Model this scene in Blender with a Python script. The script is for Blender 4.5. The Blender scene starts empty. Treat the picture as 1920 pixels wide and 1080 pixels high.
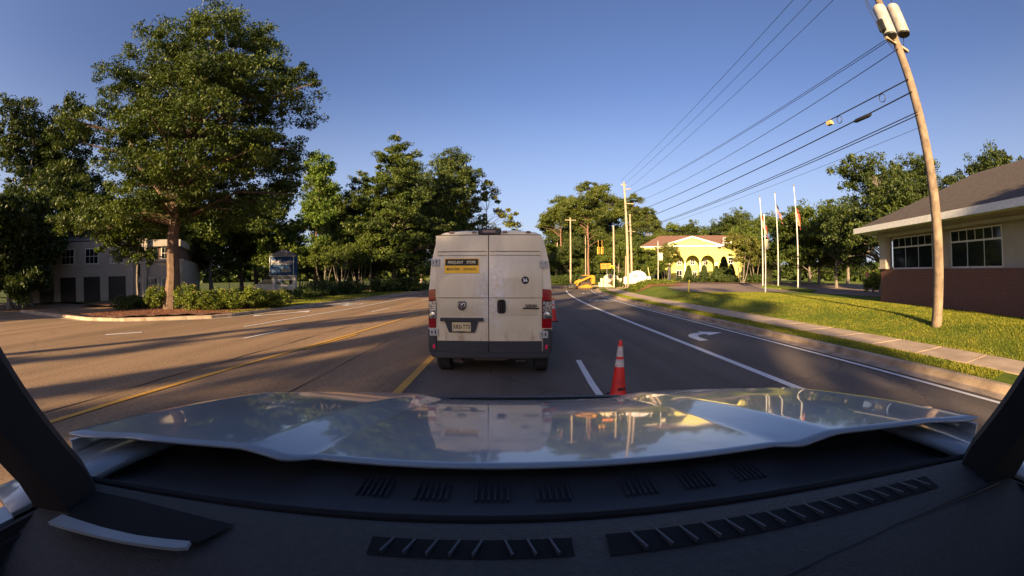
import bpy, bmesh, math, random
import numpy as np
from mathutils import Vector, Matrix
R = math.radians
sc = bpy.context.scene
C = sc.collection
random.seed(7)

# ---------------------------------------------------------------- camera (140 degree dash camera, equidistant lens)
cd = bpy.data.cameras.new('dash_camera')
cam = bpy.data.objects.new('dash_camera', cd); C.objects.link(cam); sc.camera = cam
FPX, CAMH, PITCH = 720.0, 1.75, R(1.75)
cam.location = (0, 0, CAMH); cam.rotation_euler = (R(90) - PITCH, 0, 0)
cd.type = 'PANO'; cd.sensor_width = 36; cd.sensor_fit = 'HORIZONTAL'
cd.clip_start = 0.02; cd.clip_end = 3000
for tgt in (cd, getattr(cd, 'cycles', None)):
    try:
        tgt.panorama_type = 'FISHEYE_LENS_POLYNOMIAL'
        tgt.fisheye_fov = R(220)
        tgt.fisheye_polynomial_k0 = 0.0
        tgt.fisheye_polynomial_k1 = -(1920 / 36) / FPX
        tgt.fisheye_polynomial_k2 = 0.0; tgt.fisheye_polynomial_k3 = 0.0; tgt.fisheye_polynomial_k4 = 0.0
    except Exception as e:
        pass
# ---------------------------------------------------------------- sky and sun (low, behind and to the left)
SUN_AZ, SUN_EL = R(204.5), R(14)          # where the sun stands, clockwise from +Y
w = bpy.data.worlds.new('World'); sc.world = w; w.use_nodes = True
nt = w.node_tree; bg = nt.nodes['Background']
sky = nt.nodes.new('ShaderNodeTexSky'); sky.sky_type = 'NISHITA'; sky.sun_disc = False
sky.sun_elevation = SUN_EL; sky.sun_rotation = SUN_AZ; sky.air_density = 1.0; sky.dust_density = 2.2; sky.ozone_density = 4.0
mx = nt.nodes.new('ShaderNodeMix'); mx.data_type = 'RGBA'; mx.blend_type = 'MULTIPLY'; mx.inputs[0].default_value = 1; mx.inputs[7].default_value = (1.12, .90, .98, 1)
nt.links.new(sky.outputs[0], mx.inputs[6]); tc = nt.nodes.new('ShaderNodeTexCoord'); sx0 = nt.nodes.new('ShaderNodeSeparateXYZ'); hz = nt.nodes.new('ShaderNodeMapRange'); hm = nt.nodes.new('ShaderNodeMix'); hm.data_type = 'RGBA'
nt.links.new(tc.outputs['Generated'], sx0.inputs[0]); nt.links.new(sx0.outputs[2], hz.inputs[0]); hz.interpolation_type = 'SMOOTHSTEP'
hz.inputs[1].default_value = -.05; hz.inputs[2].default_value = .5; hz.inputs[3].default_value = .6; hz.inputs[4].default_value = 0     # pale haze low in the sky
nt.links.new(hz.outputs[0], hm.inputs[0]); nt.links.new(mx.outputs[2], hm.inputs[6]); hm.inputs[7].default_value = (3.4, 3.8, 4.6, 1); nt.links.new(hm.outputs[2], bg.inputs[0]); bg.inputs[1].default_value = 0.062
sd = bpy.data.lights.new('sun', 'SUN'); so = bpy.data.objects.new('sun', sd); C.objects.link(so)
sd.energy = 5.0; sd.angle = R(0.8); sd.color = (1.0, 0.72, 0.40)
trav = Vector((-math.sin(SUN_AZ) * math.cos(SUN_EL), -math.cos(SUN_AZ) * math.cos(SUN_EL), -math.sin(SUN_EL)))
so.rotation_euler = trav.to_track_quat('-Z', 'Y').to_euler()
sc.view_settings.view_transform = 'Standard'; sc.view_settings.look = 'None'
sc.view_settings.gamma = 1; sc.view_settings.exposure = 1.7
sc.render.engine = 'CYCLES'

# ---------------------------------------------------------------- terrain height and helpers that find ground under a line of sight
def ss(a, b, x):
    t = min(1, max(0, (x - a) / (b - a))); return t * t * (3 - 2 * t)
def shift(y):
    return 0 if y < 15 else (y - 15) ** 2 * .0028 if y < 50 else 3.43 + (y - 50) * .1
def H(x, y):
    if x < 2: return .13
    s = shift(min(y, 48))
    bx = 10.95 + s + 7 * ss(46, 56, y) - 6 * ss(66, 76, y)
    wd = 3.2 - .8 * ss(12, 22, y) + 6 * ss(46, 56, y)
    b = .13 * (1 - ss(52, 55, y) * (1 - ss(65, 68, y)))
    return b + ss(bx, bx + wd, x) * (.42 + .48 * ss(28, 46, y))
def ray(px, py):
    dx = px - 960; dy = 540 - py; r = math.hypot(dx, dy) or 1e-9; t = r / FPX
    x = math.sin(t) * dx / r; u = math.sin(t) * dy / r; f = math.cos(t)
    return x, f * math.cos(PITCH) + u * math.sin(PITCH), u * math.cos(PITCH) - f * math.sin(PITCH)
def G(px, py, z=None):
    x, y, u = ray(px, py); zz = .13 if z is None else z
    for _ in range(30):
        s = (zz - CAMH) / u
        if z is not None: break
        zz = .5 * zz + .5 * H(x * s, y * s)
    return x * s, y * s
def pol(px, d):
    x, y, u = ray(px, 518); n = math.hypot(x, y); return x / n * d, y / n * d
def topz(px, py, d):
    x, y, u = ray(px, py); return CAMH + u / math.hypot(x, y) * d

# ---------------------------------------------------------------- object helpers
def tag(o, label=None, cat=None, group=None, kind=None):
    if label: o['label'] = label
    if cat: o['category'] = cat
    if group: o['group'] = group
    if kind: o['kind'] = kind
    return o
def empty(name, loc, rz=0, **k):
    o = bpy.data.objects.new(name, None); C.objects.link(o); o.location = loc; o.rotation_euler = (0, 0, rz)
    return tag(o, **k)
def copy_tree(o, parent=None, loc=None, rz=None, scale=None, **k):
    c = o.copy(); C.objects.link(c); c.parent = parent
    if loc is not None: c.location = loc
    if rz is not None: c.rotation_euler = (0, 0, rz)
    if scale is not None: c.scale = scale if hasattr(scale, '__len__') else (scale,) * 3
    for ch in list(o.children): copy_tree(ch, c)
    return tag(c, **k)

class MB:
    def __init__(s): s.v = []; s.f = []; s.m = []; s.g = []
    def split(s, name, mats, parent=None, **k):      # every added piece becomes a part of its own
        return [MB().add(a, b, c).build(name, mats, parent, **k) for a, b, c in s.g]
    def add(s, vs, fs, m=0):
        vs = [tuple(p) for p in vs]; fs = [tuple(f) for f in fs]; s.g.append((vs, fs, m)); n = len(s.v); s.v += [tuple(p) for p in vs]; s.f += [tuple(i + n for i in f) for f in fs]; s.m += [m] * len(fs); return s
    def box(s, x0, x1, y0, y1, z0, z1, m=0, T=None):
        vs = [(x, y, z) for z in (z0, z1) for y in (y0, y1) for x in (x0, x1)]
        if T: vs = [T @ Vector(p) for p in vs]
        return s.add(vs, [(0, 2, 3, 1), (4, 5, 7, 6), (0, 1, 5, 4), (2, 6, 7, 3), (0, 4, 6, 2), (1, 3, 7, 5)], m)
    def tube(s, pts, rad, n=8, m=0, cap=True):
        pts = [Vector(p) for p in pts]; rs = rad if hasattr(rad, '__len__') else [rad] * len(pts)
        vs = []; fs = []; pu = None
        for i, p in enumerate(pts):
            d = (pts[min(i + 1, len(pts) - 1)] - pts[max(i - 1, 0)]).normalized()
            if pu is None: pu = d.orthogonal().normalized()
            pu = (pu - d * pu.dot(d)); pu = pu.normalized() if pu.length > 1e-6 else d.orthogonal().normalized()
            q = d.cross(pu)
            for k in range(n):
                a = 2 * math.pi * k / n; vs.append(p + (pu * math.cos(a) + q * math.sin(a)) * rs[i])
        for i in range(len(pts) - 1):
            for k in range(n):
                a = i * n + k; b = i * n + (k + 1) % n; fs.append((a, b, b + n, a + n))
        if cap: fs += [tuple(range(n - 1, -1, -1)), tuple(range(len(vs) - n, len(vs)))]
        return s.add(vs, fs, m)
    def lathe(s, prof, n=24, c=(0, 0, 0), m=0, axis='z', T=None):
        vs = []; fs = []
        for r, z in prof:
            for k in range(n):
                a = 2 * math.pi * k / n; p = (r * math.cos(a), r * math.sin(a), z)
                if axis == 'x': p = (p[2], p[0], p[1])
                if axis == 'y': p = (p[0], p[2], p[1])
                p = Vector((p[0] + c[0], p[1] + c[1], p[2] + c[2])); vs.append(T @ p if T else p)
        for i in range(len(prof) - 1):
            for k in range(n):
                a = i * n + k; b = i * n + (k + 1) % n; fs.append((a, b, b + n, a + n))
        fs += [tuple(range(n - 1, -1, -1)), tuple(range(len(vs) - n, len(vs)))]
        return s.add(vs, fs, m)
    def prism(s, poly, y0, y1, m=0, plane='xz'):
        n = len(poly)
        f = {'xz': lambda p, d: (p[0], d, p[1]), 'xy': lambda p, d: (p[0], p[1], d), 'yz': lambda p, d: (d, p[0], p[1])}[plane]
        vs = [f(p, y0) for p in poly] + [f(p, y1) for p in poly]
        return s.add(vs, [tuple(range(n)), tuple(range(2 * n - 1, n - 1, -1))] + [(i, i + n, (i + 1) % n + n, (i + 1) % n) for i in range(n)], m)
    def grid(s, xs, ys, fn, m=0):
        nx = len(xs); vs = [fn(x, y) for y in ys for x in xs]
        return s.add(vs, [(j * nx + i, j * nx + i + 1, (j + 1) * nx + i + 1, (j + 1) * nx + i) for j in range(len(ys) - 1) for i in range(nx - 1)], m)
    def build(s, name, mats, parent=None, smooth=False, bevel=0, loc=None, fix=True, solid=0):
        me = bpy.data.meshes.new(name); me.from_pydata(s.v, [], s.f)
        for mm in (mats if isinstance(mats, (list, tuple)) else [mats]): me.materials.append(mm)
        me.polygons.foreach_set('material_index', s.m)
        if fix:
            bm = bmesh.new(); bm.from_mesh(me); bmesh.ops.recalc_face_normals(bm, faces=bm.faces)
            if bevel:
                eds = [e for e in bm.edges if len(e.link_faces) == 2 and e.calc_face_angle(0) > .6]
                bmesh.ops.bevel(bm, geom=eds, offset=bevel, segments=2, affect='EDGES', clamp_overlap=True)
            bm.to_mesh(me); bm.free()
        if smooth:
            me.polygons.foreach_set('use_smooth', [True] * len(me.polygons))
            try: me.set_sharp_from_angle(angle=R(35))
            except Exception: pass
        o = bpy.data.objects.new(name, me); C.objects.link(o); o.parent = parent
        if loc: o.location = loc
        if solid:
            md = o.modifiers.new('thickness', 'SOLIDIFY'); md.thickness = solid
        return o

# ---------------------------------------------------------------- materials
MATS = {}
def nodes(m):
    m.use_nodes = True; t = m.node_tree; return t, t.nodes['Principled BSDF'], t.links
def ramp(t, fac, stops):
    r = t.nodes.new('ShaderNodeValToRGB'); el = r.color_ramp.elements
    while len(el) < len(stops): el.new(.5)
    for e, (p, c) in zip(el, stops): e.position = p; e.color = (*c, 1) if len(c) == 3 else c
    t.links.new(fac, r.inputs[0]); return r.outputs[0]
def noise(t, scale, detail=4, rough=.6, vec=None):
    n = t.nodes.new('ShaderNodeTexNoise'); n.inputs['Scale'].default_value = scale
    n.inputs['Detail'].default_value = detail; n.inputs['Roughness'].default_value = rough
    if vec is not None: t.links.new(vec, n.inputs['Vector'])
    return n.outputs[0]
def coords(t, kind='Object', scale=(1, 1, 1)):
    c = t.nodes.new('ShaderNodeTexCoord'); mp = t.nodes.new('ShaderNodeMapping')
    mp.inputs['Scale'].default_value = scale; t.links.new(c.outputs[kind], mp.inputs[0]); return mp.outputs[0]
def mix(t, fac, a, b, mode='MIX'):
    n = t.nodes.new('ShaderNodeMix'); n.data_type = 'RGBA'; n.blend_type = mode
    for sck, val in ((n.inputs[0], fac), (n.inputs[6], a), (n.inputs[7], b)):
        if isinstance(val, bpy.types.NodeSocket): t.links.new(val, sck)
        elif hasattr(val, '__len__'): sck.default_value = (*val, 1)
        else: sck.default_value = val
    return n.outputs[2]
def bump(t, h, p, strength=.3, dist=.01):
    b = t.nodes.new('ShaderNodeBump'); b.inputs['Strength'].default_value = strength; b.inputs['Distance'].default_value = dist
    t.links.new(h, b.inputs['Height']); t.links.new(b.outputs[0], p.inputs['Normal'])
def M(name, c, r=.6, metal=0, c2=None, sc_=6, coat=0, bmp=0, bsc=80, emit=0, spec=.5, lo=.35, hi=.65):
    if name in MATS: return MATS[name]
    m = bpy.data.materials.new(name); t, p, L = nodes(m)
    p.inputs['Base Color'].default_value = (*c, 1); p.inputs['Roughness'].default_value = r; p.inputs['Metallic'].default_value = metal
    p.inputs['Specular IOR Level'].default_value = spec; p.inputs['Coat Weight'].default_value = coat; p.inputs['Coat Roughness'].default_value = .05
    v = coords(t)
    if c2 is None: c2 = tuple(x * .8 for x in c)
    L.new(ramp(t, noise(t, sc_, 5, .6, v), [(lo, c2), (hi, c)]), p.inputs['Base Color'])
    if bmp: bump(t, noise(t, bsc, 3, .6, v), p, bmp)
    if emit:
        p.inputs['Emission Color'].default_value = (*c, 1); p.inputs['Emission Strength'].default_value = emit
    MATS[name] = m; return m
def asphalt(name, c, dark, speck=.35, tracks=True):
    m = bpy.data.materials.new(name); t, p, L = nodes(m); v = coords(t)
    base = ramp(t, noise(t, .35, 5, .65, v), [(.3, dark), (.7, c)])
    if tracks:
        base = mix(t, .55, base, ramp(t, noise(t, 1, 4, .5, coords(t, scale=(.9, .03, 1))), [(.38, tuple(x * .55 for x in c)), (.60, tuple(min(1, x * 1.12) for x in c))]))
    g = ramp(t, noise(t, 55, 3, .8, v), [(.3, (1 - speck,) * 3), (.5, (1, 1, 1)), (.72, (1 + speck * 1.5,) * 3)])
    base = mix(t, 1.0, base, g, 'MULTIPLY')
    base = mix(t, 1.0, base, ramp(t, noise(t, 15, 4, .85, v), [(.32, (1 - speck * .7,) * 3), (.68, (1 + speck * .8,) * 3)]), 'MULTIPLY')
    # sealed cracks
    vo = t.nodes.new('ShaderNodeTexVoronoi'); vo.feature = 'DISTANCE_TO_EDGE'; vo.inputs['Scale'].default_value = .12
    wv = t.nodes.new('ShaderNodeVectorMath'); wv.operation = 'ADD'; L.new(v, wv.inputs[0])
    nn = t.nodes.new('ShaderNodeTexNoise'); nn.inputs['Scale'].default_value = 1.1; L.new(v, nn.inputs['Vector']); L.new(nn.outputs[1], wv.inputs[1]); L.new(wv.outputs[0], vo.inputs['Vector'])
    cr = ramp(t, vo.outputs[0], [(0, (.55,) * 3), (.0035, (1,) * 3)]); base = mix(t, .8, base, cr, 'MULTIPLY')
    st = ramp(t, noise(t, .9, 2, .4, v), [(.22, (.72,) * 3), (.34, (1,) * 3)]); base = mix(t, 1, base, st, 'MULTIPLY')
    L.new(base, p.inputs['Base Color']); p.inputs['Roughness'].default_value = .9; p.inputs['Specular IOR Level'].default_value = .25
    bump(t, noise(t, 30, 5, .85, v), p, .6, .012); MATS[name] = m; return m
def paint(name, c, road, wear=.5):
    m = bpy.data.materials.new(name); t, p, L = nodes(m); v = coords(t)
    f = ramp(t, noise(t, 28, 5, .75, v), [(wear - .13, (0, 0, 0)), (wear, (1, 1, 1))])
    L.new(mix(t, f, road, mix(t, noise(t, 1.5, 3, .5, v), tuple(x * .75 for x in c), c)), p.inputs['Base Color'])
    p.inputs['Roughness'].default_value = .7; bump(t, noise(t, 70, 3, .7, v), p, .3, .01); MATS[name] = m; return m
def grass(name, a, b, c):
    m = bpy.data.materials.new(name); t, p, L = nodes(m); v = coords(t)
    base = ramp(t, noise(t, .8, 6, .7, v), [(.3, a), (.5, b), (.7, c)])
    base = mix(t, 1, base, ramp(t, noise(t, 26, 3, .8, v), [(.25, (.55,) * 3), (.7, (1.3,) * 3)]), 'MULTIPLY')
    L.new(base, p.inputs['Base Color']); p.inputs['Roughness'].default_value = .85; p.inputs['Specular IOR Level'].default_value = .15
    bump(t, noise(t, 30, 4, .8, v), p, .9, .05); MATS[name] = m; return m
def leafm(name, a, b, c=None, tr=.3, scale=.5):
    m = bpy.data.materials.new(name); t, p, L = nodes(m); v = coords(t)
    gi = t.nodes.new('ShaderNodeNewGeometry')
    base = ramp(t, noise(t, scale, 3, .6, v), [(.32, a), (.66, b)])
    base = mix(t, 1, base, ramp(t, gi.outputs['Random Per Island'], [(0, (.6, .66, .6)), (.7, (1.1, 1.1, 1)), (1, c or (1.5, 1.35, 1.1))]), 'MULTIPLY')
    L.new(base, p.inputs['Base Color']); p.inputs['Roughness'].default_value = .55; p.inputs['Specular IOR Level'].default_value = .3
    tl = t.nodes.new('ShaderNodeBsdfTranslucent'); L.new(mix(t, 1, base, (1.25, 1.3, .6), 'MULTIPLY'), tl.inputs[0])
    ms = t.nodes.new('ShaderNodeMixShader'); ms.inputs[0].default_value = tr
    L.new(p.outputs[0], ms.inputs[1]); L.new(tl.outputs[0], ms.inputs[2]); L.new(ms.outputs[0], t.nodes['Material Output'].inputs[0])
    MATS[name] = m; return m
def brick(name, a, b, mortar, sx=4.0):
    m = bpy.data.materials.new(name); t, p, L = nodes(m)
    c = t.nodes.new('ShaderNodeTexCoord'); sx_ = t.nodes.new('ShaderNodeSeparateXYZ'); cb = t.nodes.new('ShaderNodeCombineXYZ'); ad = t.nodes.new('ShaderNodeMath'); ad.operation = 'ADD'
    L.new(c.outputs['Object'], sx_.inputs[0]); L.new(sx_.outputs[0], ad.inputs[0]); L.new(sx_.outputs[1], ad.inputs[1]); L.new(ad.outputs[0], cb.inputs[0]); L.new(sx_.outputs[2], cb.inputs[1])
    bt = t.nodes.new('ShaderNodeTexBrick'); bt.inputs['Scale'].default_value = sx; bt.inputs['Color1'].default_value = (*a, 1); bt.inputs['Color2'].default_value = (*b, 1); bt.inputs['Mortar'].default_value = (*mortar, 1)
    bt.inputs['Mortar Size'].default_value = .02; L.new(cb.outputs[0], bt.inputs[0]); L.new(bt.outputs[0], p.inputs['Base Color']); p.inputs['Roughness'].default_value = .85
    MATS[name] = m; return m

A_OLD = asphalt('old_asphalt', (.27, .175, .10), (.20, .13, .08), .5)
A_NEW = asphalt('dark_asphalt', (.135, .108, .088), (.105, .086, .072), .22)
A_LOT = asphalt('lot_asphalt', (.26, .19, .15), (.19, .145, .12), .2, False)
P_W = paint('white_road_paint', (.72, .70, .68), (.1, .1, .1), .40)
P_Y = paint('yellow_road_paint', (.62, .33, .05), (.16, .13, .1), .42)
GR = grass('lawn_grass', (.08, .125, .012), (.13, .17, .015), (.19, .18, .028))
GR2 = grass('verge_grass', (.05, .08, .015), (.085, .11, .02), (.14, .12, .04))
MULCH = M('pine_straw', (.24, .10, .05), .95, c2=(.12, .045, .025), sc_=9, bmp=.9, bsc=40)
CONC = M('concrete', (.48, .36, .24), .85, c2=(.33, .24, .16), sc_=1.6, bmp=.3, bsc=60)
CURBM = M('curb_concrete', (.44, .33, .22), .85, c2=(.22, .16, .11), sc_=2.2, bmp=.4, bsc=40)
BARK = M('brown_bark', (.15, .095, .06), .95, c2=(.09, .055, .04), sc_=5, bmp=1, bsc=14)
BARKG = M('grey_bark', (.24, .2, .16), .95, c2=(.11, .09, .07), sc_=6, bmp=1, bsc=16)
BARKP = M('pine_bark', (.26, .14, .09), .95, c2=(.13, .07, .05), sc_=4, bmp=1, bsc=10)
POLEW = M('weathered_pole_wood', (.42, .33, .23), .9, c2=(.28, .21, .14), sc_=3, bmp=.5, bsc=20)
METAL = M('galvanised_metal', (.55, .55, .54), .4, .8)
DARKM = M('dark_metal', (.03, .03, .03), .5, .3)
BLACKP = M('black_plastic', (.022, .023, .026), .5, bmp=.15, bsc=300)
RUB = M('tyre_rubber', (.02, .02, .02), .85, bmp=.4, bsc=60)
WHITE = M('white_paint', (.78, .77, .74), .5)
CABLE = M('cable_black', (.015, .015, .018), .6)
REDP = M('red_plastic', (.55, .02, .02), .35)
YELP = M('yellow_paint', (.75, .42, .04), .5)
GLASS = M('window_glass', (.012, .016, .018), .06, spec=.9)
TXTK = M('black_lettering', (.015, .012, .01), .6)
TXTW = M('white_lettering', (.8, .78, .72), .6)

def text(s, size, loc, rot, mat, parent, name='lettering', ext=.004, xs=1.0, bold=0.0, align='CENTER'):
    cu = bpy.data.curves.new(name, 'FONT'); cu.body = s; cu.size = size; cu.extrude = ext; cu.align_x = align; cu.align_y = 'CENTER'; cu.offset = bold
    cu.resolution_u = 2
    t = bpy.data.objects.new('tmp', cu); C.objects.link(t)
    me = bpy.data.meshes.new_from_object(t.evaluated_get(bpy.context.evaluated_depsgraph_get()))
    bpy.data.objects.remove(t); bpy.data.curves.remove(cu)
    me.name = name; me.materials.clear(); me.materials.append(mat)
    o = bpy.data.objects.new(name, me); C.objects.link(o); o.parent = parent; o.location = loc; o.rotation_euler = rot; o.scale = (xs, 1, 1)
    return o
FACE = (R(90), 0, 0)      # lettering that reads from -Y

# ================================================================ GROUND
def structure(o): return tag(o, kind='structure')
def poly_at(table, y):
    for (y0, x0), (y1, x1) in zip(table, table[1:]):
        if y <= y1: return x0 + (x1 - x0) * (y - y0) / (y1 - y0)
    return table[-1][1]
LK = [(-80, -13.2), (9, -13.2), (14, -12.75), (20.5, -12.3), (28, -11.3), (45, -10.1), (80, -8.6), (220, 3)]     # left kerb
def lk(y): return poly_at(LK, y)
def rk(y): return 7.78 + shift(y)                                                                               # right kerb
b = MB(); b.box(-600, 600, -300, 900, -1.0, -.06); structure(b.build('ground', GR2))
# right hand terrain
ys = list(np.arange(-40, 52, 1.0)) + list(np.arange(52, 70, 1.0)) + list(np.arange(70, 200, 6.0))
us = [0, .25, .6, 1, 1.6, 2.2, 2.9, 3.3, 3.9, 4.6, 5.4, 6.3, 7.2, 8.5, 10, 12, 14.5, 18, 23, 30, 40, 60, 90, 150]
b = MB()
def tf(u, y):
    x0 = rk(y) + .16 if y < 51 else (rk(51) + .16) if y < 68 else 6.5
    x = x0 + u; return (x, y, H(x, y) + (-.16 if 52.5 < y < 67 else 0))
b.grid(us, ys, tf); structure(b.build('lawn', GR, smooth=True))
# left hand terrain (flat, begins behind the kerb; open where the driveway comes in)
b = MB()
b.grid([0, .3, .8, 1.5, 3, 6, 12, 25, 60, 140], [float(v) for v in np.arange(16, 200, 3)], lambda u, y: (lk(y) - .18 - u, y, .13 + .02 * math.sin(u * .9) * math.cos(y * .4)))
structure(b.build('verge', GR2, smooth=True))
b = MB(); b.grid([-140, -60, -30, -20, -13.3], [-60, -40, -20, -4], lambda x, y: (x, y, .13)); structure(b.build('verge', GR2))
# roads
def ribbon(xl, xr, ya, yb, z, step=1.5, nx=2):
    b = MB(); ys = list(np.arange(ya, yb, step)) + [yb]
    us = [i / (nx - 1) for i in range(nx)]
    b.grid(us, ys, lambda u, y: (xl(y) + (xr(y) - xl(y)) * u, y, z(xl(y) + (xr(y) - xl(y)) * u, y) if callable(z) else z)); return b
b = ribbon(lk, lambda y: rk(y) if y < 52 else (rk(52) if y < 68 else 6.2), -80, 220, 0.0, 2.0)
b.grid([-80, -30, -20, -13.2], [-3.8, 0, 4, 9.2], lambda x, y: (x, y, 0.0))
b.grid([-45, -30, -20], [9.2, 13.0, 16.0], lambda x, y: (x, y, 0.0))
b.add([(-12.76, 14, 0), (-14.2, 12.3, 0), (-16.6, 10.3, 0), (-20, 9.2, 0), (-13.2, 9.2, 0)], [(0, 1, 2, 3, 4)])
structure(b.build('road', A_OLD))
b = ribbon(lambda y: -1.78 + .45 * shift(y), rk, -80, 51, .004, 2.0); structure(b.build('road_surface', A_NEW))
b = MB(); b.grid([6.5, 11, 16, 22, 30, 45, 80], [54.8, 58, 62, 66.2], lambda x, y: (x + shift(52) - 2, y, H(x + shift(52) - 2, y) - .1)); structure(b.build('cross_street', A_OLD))
TAR = M('tar_seam', (.02, .018, .016), .5)
def seam(pts, wd):
    b = MB(); P = [Vector((x + .02 * math.sin(y * 2.3) + .015 * math.sin(y * 5.1), y, .0075)) for x, y in pts]; vs = []
    for i, p in enumerate(P):
        d = (P[min(i + 1, len(P) - 1)] - P[max(0, i - 1)]).normalized(); q = Vector((d.y, -d.x, 0)) * wd * (.5 + .3 * math.sin(i * 1.3)); vs += [p - q, p + q]
    b.add(vs, [(2 * i, 2 * i + 1, 2 * i + 3, 2 * i + 2) for i in range(len(P) - 1)]); structure(b.build('tar_seam', TAR))
seam([(3.05 + .7 * shift(y), y) for y in np.arange(-20, 48, .5)], .02); seam([(-6.4 + .05 * y, y) for y in np.arange(-20, 60, .5)], .025); seam([(-3.4, y) for y in np.arange(-10, 40, .5)], .018)
# parking lot on the right
b = MB()
def lotf(u, y):
    xl = poly_at([(22, 16.5), (25, 15.4), (30, 14.4), (35, 14.8), (38, 18.5), (44, 19.5)], y); x = xl + u; return (x, y, H(x, y) + .035)
b.grid([0, 1, 2, 4, 7, 11, 16, 24, 34, 50, 75], list(np.arange(27.5, 43, 1.0)), lotf)
b.grid([9.5, 12, 16, 22, 30, 50], list(np.arange(18.5, 28.4, 1.0)), lambda u, y: (u + 16, y, H(u + 16, y) + .03))
structure(b.build('parking_lot', A_LOT))
b = MB(); b.grid([0, 1.5, 3, 5, 8, 12, 18, 26], list(np.arange(43.2, 46.5, 1.0)), lambda u, y: (17.5 + u, y, H(17.5 + u, y) + .07)); structure(b.build('mulch_bed', MULCH))
b = MB(); b.grid([0, .8, 1.6, 2.4, 3.2, 4.2, 5.2, 6], [37.6, 38.4, 39.4, 40.6, 42], lambda u, y: (12.9 + u + .12 * (y - 38), y, H(12.9 + u + .12 * (y - 38), y) + .04 + .16 * min(1, u) * min(1, (6 - u)) * (1 if 37.8 < y < 41.8 else 0))); structure(b.build('mulch_bed', MULCH))
# flagpole island
isl = [G(1427, 540), G(1465, 543), G(1520, 549), G(1532, 546), G(1495, 541), G(1440, 535)]
b = MB(); b.prism(isl, .1, 0, plane='xy'); b.v = [(x, y, (H(x, y) + .14) if i >= 6 else H(x, y)) for i, (x, y, z) in enumerate(b.v)]
structure(b.build('island', GR))
# sidewalk slabs
b = MB(); y = -40.0
while y < 50:
    y1 = y + 1.5
    for k in range(1):
        ya, yb = y + .012, y1 - .012
        v = [(9.03 + shift(ya), ya), (10.62 + shift(ya), ya), (10.62 + shift(yb), yb), (9.03 + shift(yb), yb)]
        b.prism([(p[0], p[1]) for p in v], .1, .155, plane='xy')
    y = y1
structure(b.build('sidewalk', CONC, bevel=.008))
# kerbs with gutter pans
def curb(path, side, name='curb'):
    b = MB(); prof = [(-.45, .012), (-.02, .008), (0, .02), (.02, .125), (.05, .145), (.17, .15), (.17, -.05), (-.45, -.05)]
    n = len(prof); vs = []
    P = [Vector((p[0], p[1], 0)) for p in path]
    for i, p in enumerate(P):
        d = (P[min(i + 1, len(P) - 1)] - P[max(0, i - 1)]).normalized(); q = Vector((d.y, -d.x, 0)) * side
        vs += [p + q * a + Vector((0, 0, z)) for a, z in prof]
    fs = [(i * n + k, i * n + k + 1, (i + 1) * n + k + 1, (i + 1) * n + k) for i in range(len(P) - 1) for k in range(n - 1)]
    b.add(vs, fs); return structure(b.build(name, CURBM))
curb([(rk(y), y) for y in np.arange(-40, 51, 1.0)] + [(rk(51) + 3.6 * math.sin(a), 54.4 - 3.6 * math.cos(a)) for a in np.linspace(0, 1.5, 7)] + [(rk(51) + 9, 54.6)], 1)
curb([(-30, 8.9), (-22, 9.3), (-19, 9.4), (-16.6, 10.3), (-14.2, 12.3), (-13.2, 13.2), (-12.76, 14.2)] + [(lk(y), y) for y in np.arange(15.5, 120, 1.5)], -1)
curb([(6.6, 66.5), (12, 66.4), (20, 66.5), (24, 66.5)], -1)
# mulch around the big tree and the planting bed
b = MB(); b.grid(list(np.arange(-31, -12.9, 1.0)), list(np.arange(9.2, 19.5, .8)), lambda x, y: (x, y, .165 + .03 * math.sin(x * 1.7) * math.sin(y * 1.3)))
keep = []
for f, m in zip(b.f, b.m):
    cx = sum(b.v[i][0] for i in f) / 4; cy = sum(b.v[i][1] for i in f) / 4
    edge = -13.4 if cy > 14.5 else -13.2 - (14.5 - cy) * 1.0
    if cx < edge - .2 * math.sin(cy * 3) and not (cx < -20.5 and 10.2 < cy < 14.6) and cy > 9.9: keep.append(f)
b.f = keep; b.m = [0] * len(keep); structure(b.build('mulch_bed', MULCH, smooth=True))
b = MB(); b.box(-26, -16.5, 45.2, 47.2, .1, .19); structure(b.build('mulch_bed', MULCH))

# ---------------------------------------------------------------- road markings
def line(pts, wd, mat, z=.012, name='road_marking'):
    b = MB(); P = [Vector((x, y, z)) for x, y in pts]; vs = []
    for i, p in enumerate(P):
        d = (P[min(i + 1, len(P) - 1)] - P[max(0, i - 1)]).normalized(); q = Vector((d.y, -d.x, 0)) * wd / 2; vs += [p - q, p + q]
    b.add(vs, [(2 * i, 2 * i + 1, 2 * i + 3, 2 * i + 2) for i in range(len(P) - 1)]); return structure(b.build(name, mat))
def flat(poly, mat, z=.012): 
    b = MB(); b.add([(x, y, z) for x, y in poly], [tuple(range(len(poly)))]); return structure(b.build('road_marking', mat))
yr = list(np.arange(-40, 50, 1.5))
line([(4.56 + .75 * shift(y) - (.0 if y > 3 else .05), y) for y in yr if y < 48], .17, P_W)
line([(7.13 + .95 * shift(y), y) for y in yr if y < 49], .12, P_W)
line([(-1.73 + .45 * shift(y), y) for y in np.arange(-40, 60, 1.5)], .14, P_Y)
yl = [(-40, -8), (3, -5.74), (6, -5.46), (10.7, -4.92), (19, -4.25), (40, -3.0), (90, -1)]
line([(poly_at(yl, y), y) for y in np.arange(-40, 60, 1.5)], .13, P_Y)
for y0 in (8.3, 17.6, 27): line([(poly_at(yl, y) + .18, y) for y in (y0 - (0 if y0 < 9 else 0), y0 + 1.2, y0 + 2.6)], .11, P_Y)
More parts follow.
